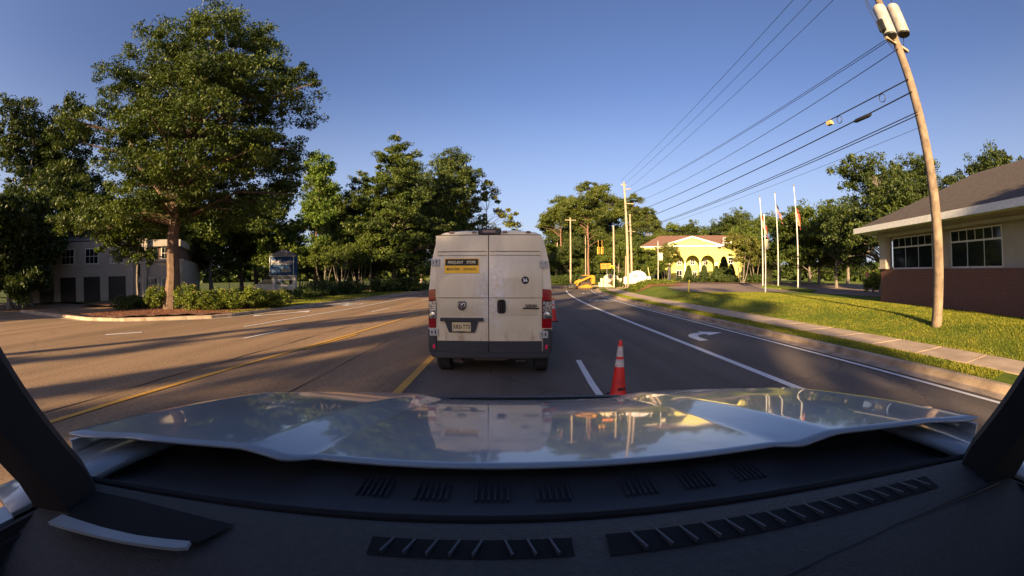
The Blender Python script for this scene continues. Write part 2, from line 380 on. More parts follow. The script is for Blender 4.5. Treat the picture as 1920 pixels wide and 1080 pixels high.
for y0 in (-6.5, 4.55 + 0, 14.6, 26.8, 39):
    line([(1.33 + .6 * shift(y), y) for y in (y0, y0 + 1.6, y0 + 3.2)] if y0 > 14 or y0 < 0 else [(1.28, y0), (1.3, 6), (1.38, 7.78)], .11, P_W)
wl = [(8, -9.95), (11.4, -9.65), (20, -8.86), (37, -8.33)]
line([(poly_at(wl, y), y) for y in np.arange(11.4, 36, 1.5)], .12, P_W)
for y0 in (-1, 9.15, 18.2, 27.3, 36): line([(-7.78 + (y - 9.15) * .09 if y < 20 else -6.8 + (y - 20) * .04, y) for y in (y0, y0 + 1, y0 + 2.2)], .11, P_W)
line([(-13.2, 7.3), (-12.4, 8.5)], .2, P_W)
line([(poly_at(LK, y) + .55, y) for y in np.arange(17, 70, 1.5)], .1, P_W)
def arrow_turn(cx, cy, s=1.0, right=True, rot=0):
    # right-turn pavement arrow: curved stem ending in a triangular head
    k = 1 if right else -1; L = []; Rr = []
    for i in range(9):
        a = math.pi - (math.pi / 2) * i / 8 * 1.05
        L.append((.62 + .80 * math.cos(a), .95 * math.sin(a))); Rr.append((.62 + .50 * math.cos(a), .62 * math.sin(a)))
    stem = [(-.18, -.75)] + L + Rr[::-1] + [(.12, -.75)]
    head = [(.62, 1.22), (1.36, .80), (.62, .36)]
    T = lambda p: (cx + s * k * (p[0] * math.cos(rot) - p[1] * math.sin(rot)), cy + s * (p[0] * math.sin(rot) + p[1] * math.cos(rot)))
    b = MB(); n = len(L)
    vs = [(*T(p), .012) for p in [(-.18, -.5)] + L] + [(*T(p), .012) for p in [(.12, -.5)] + Rr]; m_ = n + 1
    b = MB(); b.add(vs, [(i, i + 1, i + 1 + m_, i + m_) for i in range(m_ - 1)]); b.add([(*T(p), .0125) for p in head], [(0, 1, 2)])
    return structure(b.build('road_marking', P_W))
arrow_turn(5.32, 10.05, .98)
def word(s, cx, cy, wd, ln):
    o = text(s, 1, (cx, cy, .012), (0, 0, 0), P_W, None, name='road_marking', ext=0, bold=.01)
    d = o.dimensions; me = o.data; xs = [v.co.x for v in me.vertices]; y2 = [v.co.y for v in me.vertices]
    fx = wd / (max(xs) - min(xs)); fy = ln / (max(y2) - min(y2))
    for v in me.vertices: v.co.x *= fx; v.co.y *= fy
    structure(o)
word('ONLY', 6.6, 27.2, 2.1, 2.0)
word('ONLY', -10.4, 22.8, 1.7, 2.6)
arrow_turn(7.3, 39, .9)
line([(-11.75, 15.1), (-11.1, 16.3), (-10.55, 17.6)], .2, P_W)
flat([(-10.6, 18.3), (-10.95, 17.3), (-10.2, 17.3)], P_W, .0125)
flat([(-11.75, 14.6), (-12.1, 15.2), (-11.5, 15.5)], P_W, .0125)

# ================================================================ VEGETATION
rng = np.random.default_rng(11)
def leaf_mesh(name, cen, size, mat, parent, up=.35, aspect=.5):
    n = len(cen)
    nrm = rng.normal(size=(n, 3)); nrm[:, 2] += up * 2 * np.sign(rng.normal(size=n) + 1.2); nrm /= np.linalg.norm(nrm, axis=1)[:, None]
    a = rng.normal(size=(n, 3)); a -= nrm * (a * nrm).sum(1)[:, None]; a /= np.linalg.norm(a, axis=1)[:, None]
    bb = np.cross(nrm, a); s = (size * (.6 + .8 * rng.random(n)))[:, None]
    a = a * s * .5; bb = bb * s * aspect * .5
    v = np.stack([cen - a, cen + bb - a * .1, cen + a, cen - bb - a * .1], 1).reshape(-1, 3).astype(np.float32)
    me = bpy.data.meshes.new(name); me.vertices.add(4 * n); me.vertices.foreach_set('co', v.ravel())
    me.loops.add(4 * n); me.loops.foreach_set('vertex_index', np.arange(4 * n, dtype=np.int32))
    me.polygons.add(n); me.polygons.foreach_set('loop_start', np.arange(0, 4 * n, 4, dtype=np.int32))
    try: me.polygons.foreach_set('loop_total', np.full(n, 4, dtype=np.int32))
    except Exception: pass
    me.update(calc_edges=True); me.materials.append(mat)
    o = bpy.data.objects.new(name, me); C.objects.link(o); o.parent = parent; return o
def clumps_in(blobs, n, edge=.45):
    vol = np.array([b[3] * b[4] * b[5] for b in blobs]) ** .8; k = rng.choice(len(blobs), n, p=vol / vol.sum()); B = np.array(blobs)[k]
    d = rng.normal(size=(n, 3)); d /= np.linalg.norm(d, axis=1)[:, None]
    return B[:, :3] + d * B[:, 3:6] * (rng.random(n) ** edge)[:, None]
def leaves_for(cl, per, r, flat=.6, hollow=.5):
    n = len(cl) * per; c = np.repeat(cl, per, 0); d = rng.normal(size=(n, 3)); d /= np.linalg.norm(d, axis=1)[:, None]
    rr = np.repeat(r * (.55 + .9 * rng.random(len(cl))), per)[:, None]
    return c + d * rr * (rng.random(n) ** hollow)[:, None] * np.array([1, 1, flat])
def make_tree(name, blobs, ncl, per, r, size, leaf, bark, h0, trunk_r, lean=(0, 0), flat=.6, limbs=26, stems=1, spread=.3, edge=.45, up=.35, aspect=.5, topf=.8, low_cut=None):
    root = empty(name, (0, 0, 0))
    cl = clumps_in(blobs, ncl, edge)
    if low_cut is not None: cl = cl[cl[:, 2] > low_cut]
    cr = leaf_mesh('crown', leaves_for(cl, per, r, flat), size, leaf, root, up, aspect)
    b = MB(); top = max(bb[2] + bb[5] * .8 for bb in blobs) * topf
    for sidx in range(stems):
        a = 2 * math.pi * sidx / stems + .7; ex = (math.cos(a) * spread, math.sin(a) * spread) if stems > 1 else (0, 0)
        pts = []; rs = []
        for i in range(10):
            t = i / 9
            pts.append((lean[0] * t + ex[0] * (.15 + t ** .8 * 1.0) * (3 if stems > 1 else 1) + .12 * trunk_r * math.sin(i * 1.9 + sidx) * 2, lean[1] * t + ex[1] * (.15 + t ** .8) * (3 if stems > 1 else 1) + .2 * trunk_r * math.cos(i * 1.3), top * t))
            rs.append(trunk_r * (1.35 if i == 0 else 1) * (1 - .85 * t) / (1 if stems == 1 else 1.6))
        b.tube(pts, rs, 9 if stems == 1 else 6)
    idx = rng.choice(len(cl), min(limbs, len(cl)), replace=False)
    for i in idx:
        c = cl[i]; t = min(.92, max(h0 / top, (c[2] - .45 * math.hypot(c[0] - lean[0] * .6, c[1])) / top)) if top else .5
        k = t * 9; j = min(8, int(k)); p0 = Vector(pts[j]).lerp(Vector(pts[j + 1]), k - j); c = Vector(c)
        mid = p0.lerp(c, .5) + Vector((0, 0, .12 * (c - p0).length)); r0 = max(.02, trunk_r * .38 * (1 - t * .75))
        b.tube([p0, p0.lerp(mid, .5) + Vector((0, 0, .03)), mid, mid.lerp(c, .6), c], [r0, r0 * .75, r0 * .55, r0 * .35, r0 * .12], 5, cap=False)
    b.build('trunk', bark, root, smooth=True, fix=False)
    return root
def put(o, px, d, z=None, rz=0, **k):
    x, y = pol(px, d); o.location = (x, y, (H(x, y) if z is None else z) - .05); o.rotation_euler = (0, 0, rz); return tag(o, **k)

LF_CYP = leafm('cypress_leaf', (.030, .052, .010), (.085, .115, .018), (1.35, 1.2, .9), .2, .35)
LF_DK = leafm('dark_oak_leaf', (.026, .042, .010), (.065, .090, .018), None, .2, .3)
LF_MID = leafm('mid_green_leaf', (.05, .075, .013), (.11, .145, .022), None, .28, .4)
LF_LT = leafm('light_green_leaf', (.07, .12, .02), (.14, .20, .035), None, .35, .5)
LF_PINE = leafm('pine_needles', (.045, .065, .014), (.105, .125, .022), (1.4, 1.3, 1.0), .15, .35)
LF_SH = leafm('shrub_leaf', (.08, .115, .018), (.17, .20, .03), (1.7, 1.5, 1.0), .3, 1.2)
LF_CR = leafm('crape_leaf', (.075, .10, .020), (.15, .155, .03), (1.8, 1.3, 1.0), .25, .7)
LF_CON = leafm('clipped_conifer_leaf', (.03, .05, .012), (.06, .085, .016), None, .1, 1.2)

# --- the tall cypress-like tree by the left kerb
bl = []
for z, rr in ((5.6, 5.0), (7.2, 6.4), (9.0, 7.4), (10.9, 7.3), (12.7, 6.6), (14.4, 5.4), (15.9, 3.9)):
    for k in range(8):
        a = k * 2 * math.pi / 8 + z * 1.3; q = rr * (.66 + .16 * math.sin(k * 2.3 + z * 3))
        bl.append((math.cos(a) * q + .75, math.sin(a) * q + .9, z + .5 * math.sin(k * 1.7 + z), rr * .32, rr * .32, 1.0))
bl += [(-1.0, -.5, 17.0, .8, .8, 1.5), (.8, .8, 17.6, .7, .7, 1.3), (2.8, 2.4, 16.4, .8, .8, 1.5), (.6, .6, 10.2, 4.4, 4.4, 6.0), (-2.6, -2.2, 15.6, .9, .9, 1.3), (4.0, 4.4, 14.4, .9, .9, 1.2), (5.2, 5.6, 11.6, 1.3, 1.3, .8), (5.0, 5.8, 9.4, 1.4, 1.4, .7), (4.5, 5.0, 7.4, 1.3, 1.3, .7), (3.2, 3.8, 6.0, 1.8, 1.8, .8), (-4, -4, 5.0, 2.4, 2.4, 1.1), (-1, -4.5, 4.8, 2.0, 2.0, .9), (-5, 0, 5.4, 2.2, 2.2, 1.1), (-5.5, -5, 7, 2, 2, 1.2), (-5.2, -5.4, 10, 1.9, 1.9, 1.3), (-4.2, -4.2, 13, 1.8, 1.8, 1.3)]
T1 = make_tree('cypress_tree', bl, 1750, 125, .62, .185, LF_CYP, BARK, 4.6, .45, lean=(.9, .5), flat=.42, limbs=150, edge=.36, up=.5, aspect=.42, topf=.9)
x, y = G(321, 580, .15); T1.location = (x, y, .12)
tag(T1, 'tallest tree filling the upper left, reddish brown trunk standing in pine straw', 'tree')

# --- tree kinds
def broad(name, h, rw, leaf, bark=BARKG, n=420, per=60, size=.30, r=.75, trunk=.28, low=.25, seed_=0, **k):
    bl = []
    for i in range(16):
        a = i * 2.4 + seed_; z = h * (low + .12 + (.80 - low) * ((i * .37 + seed_ * .13) % 1)); q = rw * .55 * math.sqrt(max(.05, 1 - ((z / h - .55) / .5) ** 2))
        bl.append((math.cos(a) * q, math.sin(a) * q, z, rw * .42, rw * .42, h * .13))
    bl.append((0, 0, h * .6, rw * .6, rw * .6, h * .32))
    return make_tree(name, bl, n, per, r, size, leaf, bark, h * low, trunk, low_cut=h * low * .8, **k)
def conifer(name, h, rw, leaf, bark=BARKG, n=480, per=60, size=.28, r=.7, trunk=.3, low=.14, **k):
    bl = []
    for i in range(26):
        t = i / 26; z = h * (low + (1 - low) * t * .97); q = rw * (1 - t) ** .62 * .62 * (.85 + .3 * math.sin(i * 1.9)); a = i * 2.4
        bl.append((math.cos(a) * q, math.sin(a) * q, z, rw * (.5 - .42 * t), rw * (.5 - .42 * t), h * .055))
    bl.append((0, 0, h * .5, rw * .35, rw * .35, h * .42))
    return make_tree(name, bl, n, per, r, size, leaf, bark, h * low, trunk, topf=1.0, **k)
def pine(name, h, rw, n=170, per=110, size=.34, trunk=.3, s=0, low=.45, nb=20, **k):
    bl = []
    for i in range(nb):
        a = i * 2.4 + s; z = h * (low + .04 + (.90 - low) * ((i * .382 + s * .17) % 1)); q = rw * .66 * math.sqrt(max(.06, 1 - ((z / h - .66) / .40) ** 2))
        bl.append((math.cos(a) * q, math.sin(a) * q, z, rw * .34, rw * .34, h * .055))
    bl.append((0, 0, h * .93, rw * .40, rw * .40, h * .06)); bl.append((0, 0, h * .72, rw * .6, rw * .6, h * .16))
    return make_tree(name, bl, n, per, 1.0, size, LF_PINE, BARKP, h * low * .9, trunk, flat=.55, limbs=34, edge=.42, **k)

# left side woods --------------------------------------------------
B1 = broad('oak_tree', 11, 5.2, LF_DK, seed_=1, n=420, per=70, low=.16)
put(B1, 452, 47, label='round dark tree rising behind the shrubs just left of the blue bank sign', cat='tree', group='trees left of the road')
B2 = broad('oak_tree', 10, 5.5, LF_MID, seed_=3, n=420, per=70, low=.12)
put(B2, 395, 44, z=.1, label='dense tree behind the shrub row, right behind the tall cypress trunk', cat='tree', group='trees left of the road')
def cp(o, px, d, s, rz, label, group='trees left of the road', z=None, zs=None):
    x, y = pol(px, d); return copy_tree(o, None, (x, y, (H(x, y) if z is None else z) - .05), rz, (s, s, zs or s), label=label, cat='tree', group=group)
cp(B1, 215, 50, 1.0, 1.0, 'dark tree rising behind the left end of the cream office building')
cp(B2, 285, 52, 1.05, 2.2, 'dark tree behind the cream office building, seen left of the cypress trunk')
cp(B1, 345, 50, 1.0, 3.1, 'dark tree behind the right end of the cream office building')
cp(B2, 500, 44, .92, 4.0, 'dark leafy tree directly behind the blue bank sign')
cp(B1, 545, 52, .8, 5.0, 'small dark tree between the bank sign and the slender light green tree')
B3 = make_tree('sweetgum_tree', [(.1, 0, 4.6, 1.5, 1.5, 1.6), (-.2, 0, 7, 1.9, 1.9, 1.9), (.4, 0, 9.4, 1.9, 1.9, 1.8), (-.3, 0, 11.8, 1.6, 1.6, 1.5), (-.9, .4, 8, 1.1, 1.1, 1.2), (1.5, 0, 7.4, 1, 1, 1), (-1.7, 0, 5.6, .9, .9, .9)], 230, 75, .55, .24, LF_LT, BARK, 3, .15, limbs=40, lean=(.2, 0), topf=.95)
put(B3, 590, 44, label='slender light green tree standing right of the blue bank sign', cat='tree', group='trees left of the road'); B3.scale = (1.15, 1.15, 1.2)
PN1 = pine('pine_tree', 18.6, 3.3, s=2, low=.6, n=110, nb=10)
put(PN1, 603, 56, label='tall pine with a feathery round top behind the slender light green tree', cat='tree', group='trees left of the road')
CF1 = conifer('cypress_tree', 20.8, 8.6, LF_CYP, n=1050, per=85, size=.27, r=.66, low=.12, flat=.45, limbs=130)
put(CF1, 738, 48, label='large broad cone-shaped tree with a pointed top and pale limbs, left of the van', cat='tree', group='trees left of the road')
cp(CF1, 668, 58, .88, 2.0, 'pointed tree showing between the feathery pine and the large cone-shaped tree')
B4 = broad('magnolia_tree', 22.5, 7.6, LF_DK, seed_=5, n=620, per=80, r=.85, size=.34, low=.12, limbs=60)
put(B4, 826, 60, label='broad dark tree with clumped upper branches against the sky, just left of the van roof', cat='tree', group='trees left of the road')
cp(B4, 778, 70, 1.08, 1.7, 'dark tree behind and between the cone-shaped tree and the clumped tree')
B5 = make_tree('elm_tree', [(0, 0, 11, 2.2, 2.2, 1.5), (-2, 0, 9, 2, 2, 1.8), (2.2, 0, 8.7, 2, 2, 1.2), (3.8, 0, 7.4, 1.5, 1.5, .8), (0, 0, 6, 3, 3, 2)], 85, 80, .6, .3, LF_CR, BARKG, 4, .16, limbs=50)
put(B5, 912, 66, label='sparse pale-leaved tree seen above the van roof', cat='tree', group='trees left of the road'); B5.scale = (1.35, 1.35, 1.45)
cp(B4, 875, 82, .85, 3.4, 'dark tree low behind the left edge of the van roof')
for px, d, s_, rz, lb in ((700, 62, 1.45, .4, 'rounded green tree behind the lit bare trunk, under the cone-shaped tree'), (770, 66, 1.5, 1.4, 'rounded green tree low behind the broad dark tree'), (636, 60, 1.4, 2.4, 'rounded green tree behind the multi-stemmed small trees'), (850, 74, 1.5, 3.4, 'rounded green tree at the left edge of the van'), (480, 54, 1.35, 5.4, 'rounded green tree above and behind the bank sign')):
    cp(B2, px, d, s_, rz, lb)
FB = broad('young_oak_tree', 8.4, 4.2, LF_MID, seed_=12, n=260, per=70, size=.2, r=.5, low=.36, trunk=.12)
put(FB, 258, 30, z=.1, label='small leafy tree overhanging the front of the cream office building', cat='tree', group='trees left of the road')
CR1 = make_tree('crape_myrtle', [(0, 0, 3.6, 2.0, 2.0, 1.3), (-.9, .3, 4.6, 1.2, 1.2, .8), (1, 0, 4.3, 1.3, 1.3, .9)], 120, 75, .42, .17, LF_MID, BARKG, 1, .11, limbs=30, stems=5, spread=.35, topf=.8)
put(CR1, 640, 41, label='multi-stemmed small tree second right of the bank sign, pale stems', cat='tree', group='small trees left of the road')
for px, d, s, rz, lb in ((606, 43, 1.05, 1, 'multi-stemmed small tree nearest the slender light green trunk'), (672, 44, 1.05, 2, 'multi-stemmed small tree left of the lit bare trunk in its mulch ring'), (712, 52, 1.0, 3, 'small tree standing behind the lit bare trunk'), (765, 55, 1.15, 4, 'small tree right of the lit bare trunk, under the cone-shaped tree'), (560, 47, .9, 5, 'small tree directly behind the right post of the bank sign')):
    cp(CR1, px, d, s, rz, lb, 'small trees left of the road')
TK = make_tree('young_oak_tree', [(0, 0, 5.4, 1.7, 1.7, 1.4)], 70, 60, .5, .22, LF_MID, BARKG, 2.6, .13, limbs=16)
x, y = G(695, 546, .13); TK.location = (x, y, .1); tag(TK, 'young tree with a sunlit bare trunk in a small mulch bed', 'tree', 'small trees left of the road')
for px, d, s, sz, rz, lb in ((790, 100, 1, .9, 1, 'far dark tree showing behind the clumped tree, left of the van'), (960, 150, 1, .8, 2, 'distant dark tree behind the van roof, left of the road gap'), (40, 44, 1.0, .8, 3, 'tall tree at the far left edge behind the office building'), (130, 46, 1.0, .82, 4, 'tall tree behind the office building near the left edge')):
    cp(B4, px, d, s, rz, lb, 'trees left of the road', zs=sz)

# right side, beyond the intersection ------------------------------
P1a = pine('pine_tree', 24.5, 6.6, s=0, n=400, low=.38); P1b = pine('pine_tree', 22, 6.4, s=3, n=380, low=.32)
put(P1a, 1103, 92, label='tallest pine with a sunlit reddish trunk, behind the yellow loader', cat='tree', group='pines beyond the intersection')
put(P1b, 1052, 108, label='rounded pine at the left end of the group, beside the van', cat='tree', group='pines beyond the intersection'); P1b.scale = (1.08, 1.08, 1.14)
for o, px, d, s, zs, rz, lb in ((P1b, 1142, 118, 1.15, 1.22, 1.5, 'pine right of the tallest pine, left of the big utility pole'), (P1a, 1190, 112, 1.02, 1.02, 2.5, 'pine rising behind the big utility pole'), (P1b, 1214, 104, .95, .90, 3.5, 'pine at the right end of the group, sloping down towards the yellow building'), (P1a, 1078, 124, 1.0, 1.08, 4.5, 'pine behind the plain wooden pole with a crossarm'), (P1a, 1122, 132, 1.1, 1.12, 5.3, 'pine furthest back in the middle of the group')):
    cp(o, px, d, s, rz, lb, 'pines beyond the intersection', zs=zs)
LQ = broad('live_oak_tree', 12, 6.5, LF_DK, seed_=2, n=400, per=70, size=.34, r=.85, low=.10)
put(LQ, 1068, 100, label='dark bushy tree low under the pines, behind the crossarm pole', cat='tree', group='bushy trees beyond the intersection')
LM = broad('laurel_tree', 12, 6.5, LF_MID, seed_=4, n=400, per=70, size=.34, r=.85, low=.10)
put(LM, 1160, 96, label='mid green bushy tree low behind the thin pole and the orange sign', cat='tree', group='bushy trees beyond the intersection')
for o, px, d, s, rz, lb in ((LQ, 1062, 116, 1.45, 5.5, 'tall dark tree filling the left side below the pine tops'), (LM, 1128, 120, 1.5, .8, 'tall green tree filling the middle below the pine tops'), (LQ, 1180, 119, 1.45, 1.8, 'tall dark tree filling the right side below the pine tops'), (LM, 1094, 121, 1.5, 2.8, 'tall green tree left of the reddish pine trunk'), (LQ, 1085, 112, 1.2, 1.5, 'dark bushy tree between the crossarm pole and the tall pine trunk'), (LM, 1112, 114, 1.25, 2.5, 'bushy tree right of the tall pine trunk'), (LQ, 1178, 108, 1.2, 3.5, 'dark bushy tree behind the tall utility pole'), (LM, 1055, 118, 1.1, 4.5, 'green bushy tree at the left foot of the pines'), (LQ, 1145, 112, 1.3, .5, 'dark bushy tree behind the orange construction sign'), (LQ, 1042, 128, .8, 1, 'small dark tree close beside the van at the road gap'), (LM, 1098, 104, .95, 2, 'bushy tree low behind the loader'), (LQ, 1128, 100, 1.0, 3, 'dark bushy tree behind the traffic signal'), (LQ, 1196, 100, .95, 4, 'dark bushy tree behind the white domed sign'), (LM, 1225, 98, .85, 5, 'bushy tree between the white domed sign and the yellow building'), (LM, 1218, 64, .58, 1.2, 'leafy tree hiding the left end of the yellow building'), (LM, 1186, 72, .62, 2.2, 'leafy tree right behind the white domed sign')):
    cp(o, px, d, s, rz, lb, 'bushy trees beyond the intersection')
G3 = 'trees behind the yellow building'
for o, px, d, s, zs, rz, lb in ((LQ, 1248, 130, 1.3, 1.5, 0, 'dark tree above the left end of the brown roof'), (LM, 1283, 124, 1.3, 1.55, 1, 'tree above the brown roof, left of the gable peak'), (LQ, 1318, 122, 1.3, 1.5, 2, 'dark tree above the brown roof, right of the gable peak'), (LM, 1350, 118, 1.15, 1.35, 3, 'tree above the brown roof behind the dormer'), (LQ, 1378, 110, 1.2, 1.6, 4, 'tall dark tree just left of the flagpoles behind the roof'), (LM, 1408, 104, 1.2, 1.45, 5, 'tall tree behind the two leftmost flagpoles')):
    cp(o, px, d, s, rz, lb, G3, zs=zs)
G4 = 'trees along the right parking lot'
R1 = broad('oak_tree', 10, 5.4, LF_CYP, seed_=6, n=420, per=70, size=.27, r=.65, low=.2, trunk=.2)
put(R1, 1462, 62, label='brownish green tree right behind the striped flag', cat='tree', group=G4)
for o, px, d, s, zs, rz, lb in ((LM, 1430, 82, .85, .85, 1, 'tree low behind the lamp post with the box'), (R1, 1500, 56, 1.0, 1.0, 2, 'tree behind the right-hand flagpole'), (R1, 1536, 58, 1.12, 1.12, 3, 'taller tree with a lit orange-green top right of the flagpoles'), (R1, 1568, 52, 1.0, 1.02, 4, 'tree left of the big dark tree, beyond the lot'), (LM, 1518, 80, 1.1, 1.0, 5, 'tree further back right of the flagpoles'), (LQ, 1590, 76, 1.2, 1.1, 6, 'dark tree far behind the stop sign')):
    cp(o, px, d, s, rz, lb, G4, zs=zs)
R2 = broad('oak_tree', 12.6, 6.2, LF_DK, seed_=8, n=620, per=75, size=.24, r=.6, low=.2, trunk=.25, limbs=70)
put(R2, 1655, 36, label='big dark tree towering behind the corner of the brick and cream building', cat='tree', group=G4)
cp(R2, 1740, 44, 1.05, 2, 'dark tree behind the right part of the brick and cream building', G4); cp(R2, 1840, 40, 1.0, 4, 'dark tree at the far right edge behind the building', G4)
CR2 = make_tree('crape_myrtle', [(0, 0, 4.6, 2.6, 2.6, 1.8), (-1.2, .3, 5.8, 1.6, 1.6, 1.1), (1.3, 0, 5.3, 1.7, 1.7, 1.2)], 170, 80, .5, .22, LF_CR, BARKG, 1.2, .13, limbs=50, stems=5, spread=.42, topf=.85)
put(CR2, 1392, 54, label='multi-stemmed crape myrtle with pale trunks right of the cone-shaped shrubs', cat='tree', group='crape myrtles by the yellow building')
cp(CR2, 1248, 66, 1.0, 2, 'crape myrtle half hiding the left end of the yellow building', 'crape myrtles by the yellow building')
cp(CR2, 1415, 60, .9, 3, 'crape myrtle behind the leftmost flagpole', 'crape myrtles by the yellow building')
cp(CR2, 1212, 74, .9, 4, 'crape myrtle just right of the white domed sign', 'crape myrtles by the yellow building')
# trees behind the camera that shade the road and the buildings
G5 = 'roadside trees behind the truck'
def at(o, x, y, s, rz, label, zs=None):
    return copy_tree(o, None, (x, y, .05), rz, (s, s, zs or s), label=label, cat='tree', group=G5)
SH = broad('live_oak_tree', 10, 5.6, LF_DK, seed_=9, n=620, per=95, size=.42, r=1.0, low=.05, trunk=.35, edge=.7)
SH.location = (-13.3, -27, 0); SH.scale = (.80, .80, 1.12); tag(SH, 'dense oak on the left roadside behind the truck, shading the lanes', 'tree', G5)
at(SH, 13.2, -8.5, .62, 1, 'low oak on the right verge behind the truck', .85)
at(SH, -37, 12, .75, 1.2, 'added oak shading the far left end of the office building', .8); at(SH, -43, 7, .9, 1.7, 'second added oak shading the left end of the office building'); at(SH, -33.5, 9, .75, 4.4, 'added oak shading the office, beside the driveway at the far left edge', .75); at(SH, -42, 0, 1.05, 2, 'added oak shading the office, behind the left end of its lot'); at(SH, -52, 6, 1.2, 3, 'added oak shading the office, beside its lot, far left')  # oaks added to put the office building in shade
at(SH, -34, -8, .9, 4, 'added oak shading the office, nearest the driveway behind the truck', .8)
at(B5, -11.0, -20, 1.2, 3.3, 'added sparse tall tree dappling the van, between the truck and the dense oak', 1.0); at(B5, -11.2, -30, 1.5, 1.3, 'added thin tree dappling the road, right of the dense oak behind the truck', 1.45); at(R1, -22.5, -30, .9, 5, 'thin tree on the left roadside behind the truck', .8)  # sparse elm crowns added to dapple the sunlight on van and road
at(SH, 17.5, -14, .8, 2.5, 'oak on the right verge furthest behind the truck', 1.0)

# far-off woods that close the horizon
pts = []
for i in range(52000):
    a = R(-84 + 168 * rng.random()); d = 165 + 60 * rng.random(); hh = 8.5 + 3.5 * math.sin(a * 9) * math.sin(a * 23 + 1) + 2.2 * math.sin(a * 61)
    if -.06 < a < .055: hh *= .45
    pts.append((math.sin(a) * d, math.cos(a) * d, hh * rng.random() ** .8))
fw = leaf_mesh('far_woods', np.array(pts), 2.6, LF_DK, None, .2, .7); tag(fw, 'distant dark line of woods closing the horizon', 'woods', kind='stuff')

# shrubs -------------------------------------------------------------
def shrub(name, rx, h, leaf, n=60, per=60, r=.28, size=.10, shape='round', clipped=False):
    root = empty(name, (0, 0, 0))
    if shape == 'cone':
        cl = []
        for i in range(n):
            t = rng.random() ** 1.4; a = rng.random() * 6.283; q = rx * (1 - t) ** .7 * .9; cl.append((math.cos(a) * q, math.sin(a) * q, .15 + t * h * .95))
        cl = np.array(cl)
    else:
        cl = clumps_in([(0, 0, h * .5, rx, rx, h * .5)], n, .3)
    leaf_mesh('foliage', leaves_for(cl, per, r, .9), size, leaf, root, .2, .6)
    b = MB()
    for i in range(5):
        a = i * 1.26; b.tube([(0, 0, 0), (math.cos(a) * rx * .3, math.sin(a) * rx * .3, h * .4), (math.cos(a) * rx * .5, math.sin(a) * rx * .5, h * .75)], [.03, .02, .01], 5)
    b.build('stem', BARK, root, fix=False); return root
S1 = shrub('rose_shrub', .95, 1.5, LF_SH, 55, 90, .3, .105); pinks = leaf_mesh('blossom', leaves_for(clumps_in([(0, 0, .95, .9, .9, .7)], 14, .1), 2, .06), .09, M('pink_blossom', (.5, .16, .14), .6), S1)
GS = 'leafy shrubs beside the big tree'
def putg(o, px, py, lb, cat, grp, s=1, rz=0, zs=None, dup_=True, z=None):
    x, y = G(px, py, z); hz = H(x, y) if z is None else z
    if dup_: return copy_tree(o, None, (x, y, hz - .03), rz, (s, s, zs or s), label=lb, cat=cat, group=grp)
    o.location = (x, y, hz - .03); o.scale = (s, s, zs or s); return tag(o, lb, cat, grp)
putg(S1, 297, 581, 'lone leafy shrub left of the cypress trunk', 'shrub', GS, .82, dup_=False, zs=.85)
for px, py, s, zs, lb in ((352, 583, 1.0, 1.35, 'tallest shrub, directly right of the cypress trunk'), (378, 583, .95, 1.05, 'shrub second right of the cypress trunk'), (405, 582, 1.05, 1.1, 'shrub third right of the cypress trunk'), (436, 581, .95, 1.0, 'shrub in the middle of the row, left of the big round one'), (460, 580, 1.25, 1.2, 'big round pale green shrub in the middle of the row'), (496, 577, .95, 1.0, 'shrub between the big round one and the reddish one'), (517, 576, 1.1, .95, 'reddish tinted shrub in front of the bank sign')):
    putg(S1, px, py, lb, 'shrub', GS, s * .9, px * .1, zs * .66)
HG = shrub('boxwood_shrub', .9, .8, LF_CON, 50, 80, .25, .08)
putg(HG, 575, 557, 'low clipped hedge right of the bank sign', 'shrub', 'low dark shrubs left of the road', 1.5, dup_=False, zs=.9)
for px, py, s, zs, lb in ((545, 562, 1.2, 1.0, 'low dark shrub at the foot of the bank sign'), (240, 580, 1.3, 1.0, 'low hedge in front of the cream office wall'), (258, 579, 1.3, 1.0, 'low hedge at the foot of the thin white flagpole'), (275, 578, 1.0, .9, 'low dark bush just left of the lone leafy shrub'), (620, 552, 2.2, 1.8, 'wide dark shrub under the small trees right of the sign'), (650, 551, 2.2, 1.7, 'wide dark shrub left of the mulch ring'), (718, 547, 2.2, 1.9, 'dark shrub right of the mulch ring'), (745, 546, 2.4, 1.9, 'dark shrub near the far kerb under the cone-shaped tree'), (775, 545, 2.4, 1.8, 'dark shrub close to the left side of the van'), (598, 555, 1.8, 1.6, 'dark shrub at the foot of the slender light green tree')):
    putg(HG, px, py, lb, 'shrub', 'low dark shrubs left of the road', s, px * .07, zs)
CN = shrub('conical_shrub', 1.5, 4.3, LF_CON, 300, 90, .34, .2, 'cone')
GC = 'cone-shaped shrubs before the yellow building'
def putd(o, px, d, lb, cat, grp, s=1, zs=None, first=False, rz=0):
    x, y = pol(px, d)
    if first: o.location = (x, y, H(x, y) - .03); o.scale = (s, s, zs or s); return tag(o, lb, cat, grp)
    return copy_tree(o, None, (x, y, H(x, y) - .03), rz, (s, s, zs or s), label=lb, cat=cat, group=grp)
putd(CN, 1291, 69, 'cone-shaped shrub between the first and second arches from the left', 'shrub', GC, .62, .66, True)
for px, d, s, zs, lb in ((1320, 67, .64, .66, 'cone-shaped shrub in the middle arch beside the black lamp'), (1343, 64, .6, .62, 'cone-shaped shrub at the right pier of the portico'), (1357, 63, .78, .92, 'tallest cone-shaped shrub, right of the portico'), (1371, 62, .62, .64, 'darkest cone-shaped shrub, beside the crape myrtle'), (1239, 72, .8, .68, 'dark shrub left of the yellow building, behind the pole lamp')):
    putd(CN, px, d, lb, 'shrub', GC, s, zs, rz=px)
GB = 'clipped shrubs along the lot edge'
putd(HG, 1322, 56, 'wide sunlit mounded shrub in front of the middle arch', 'shrub', GB, 2.6, 1.9)
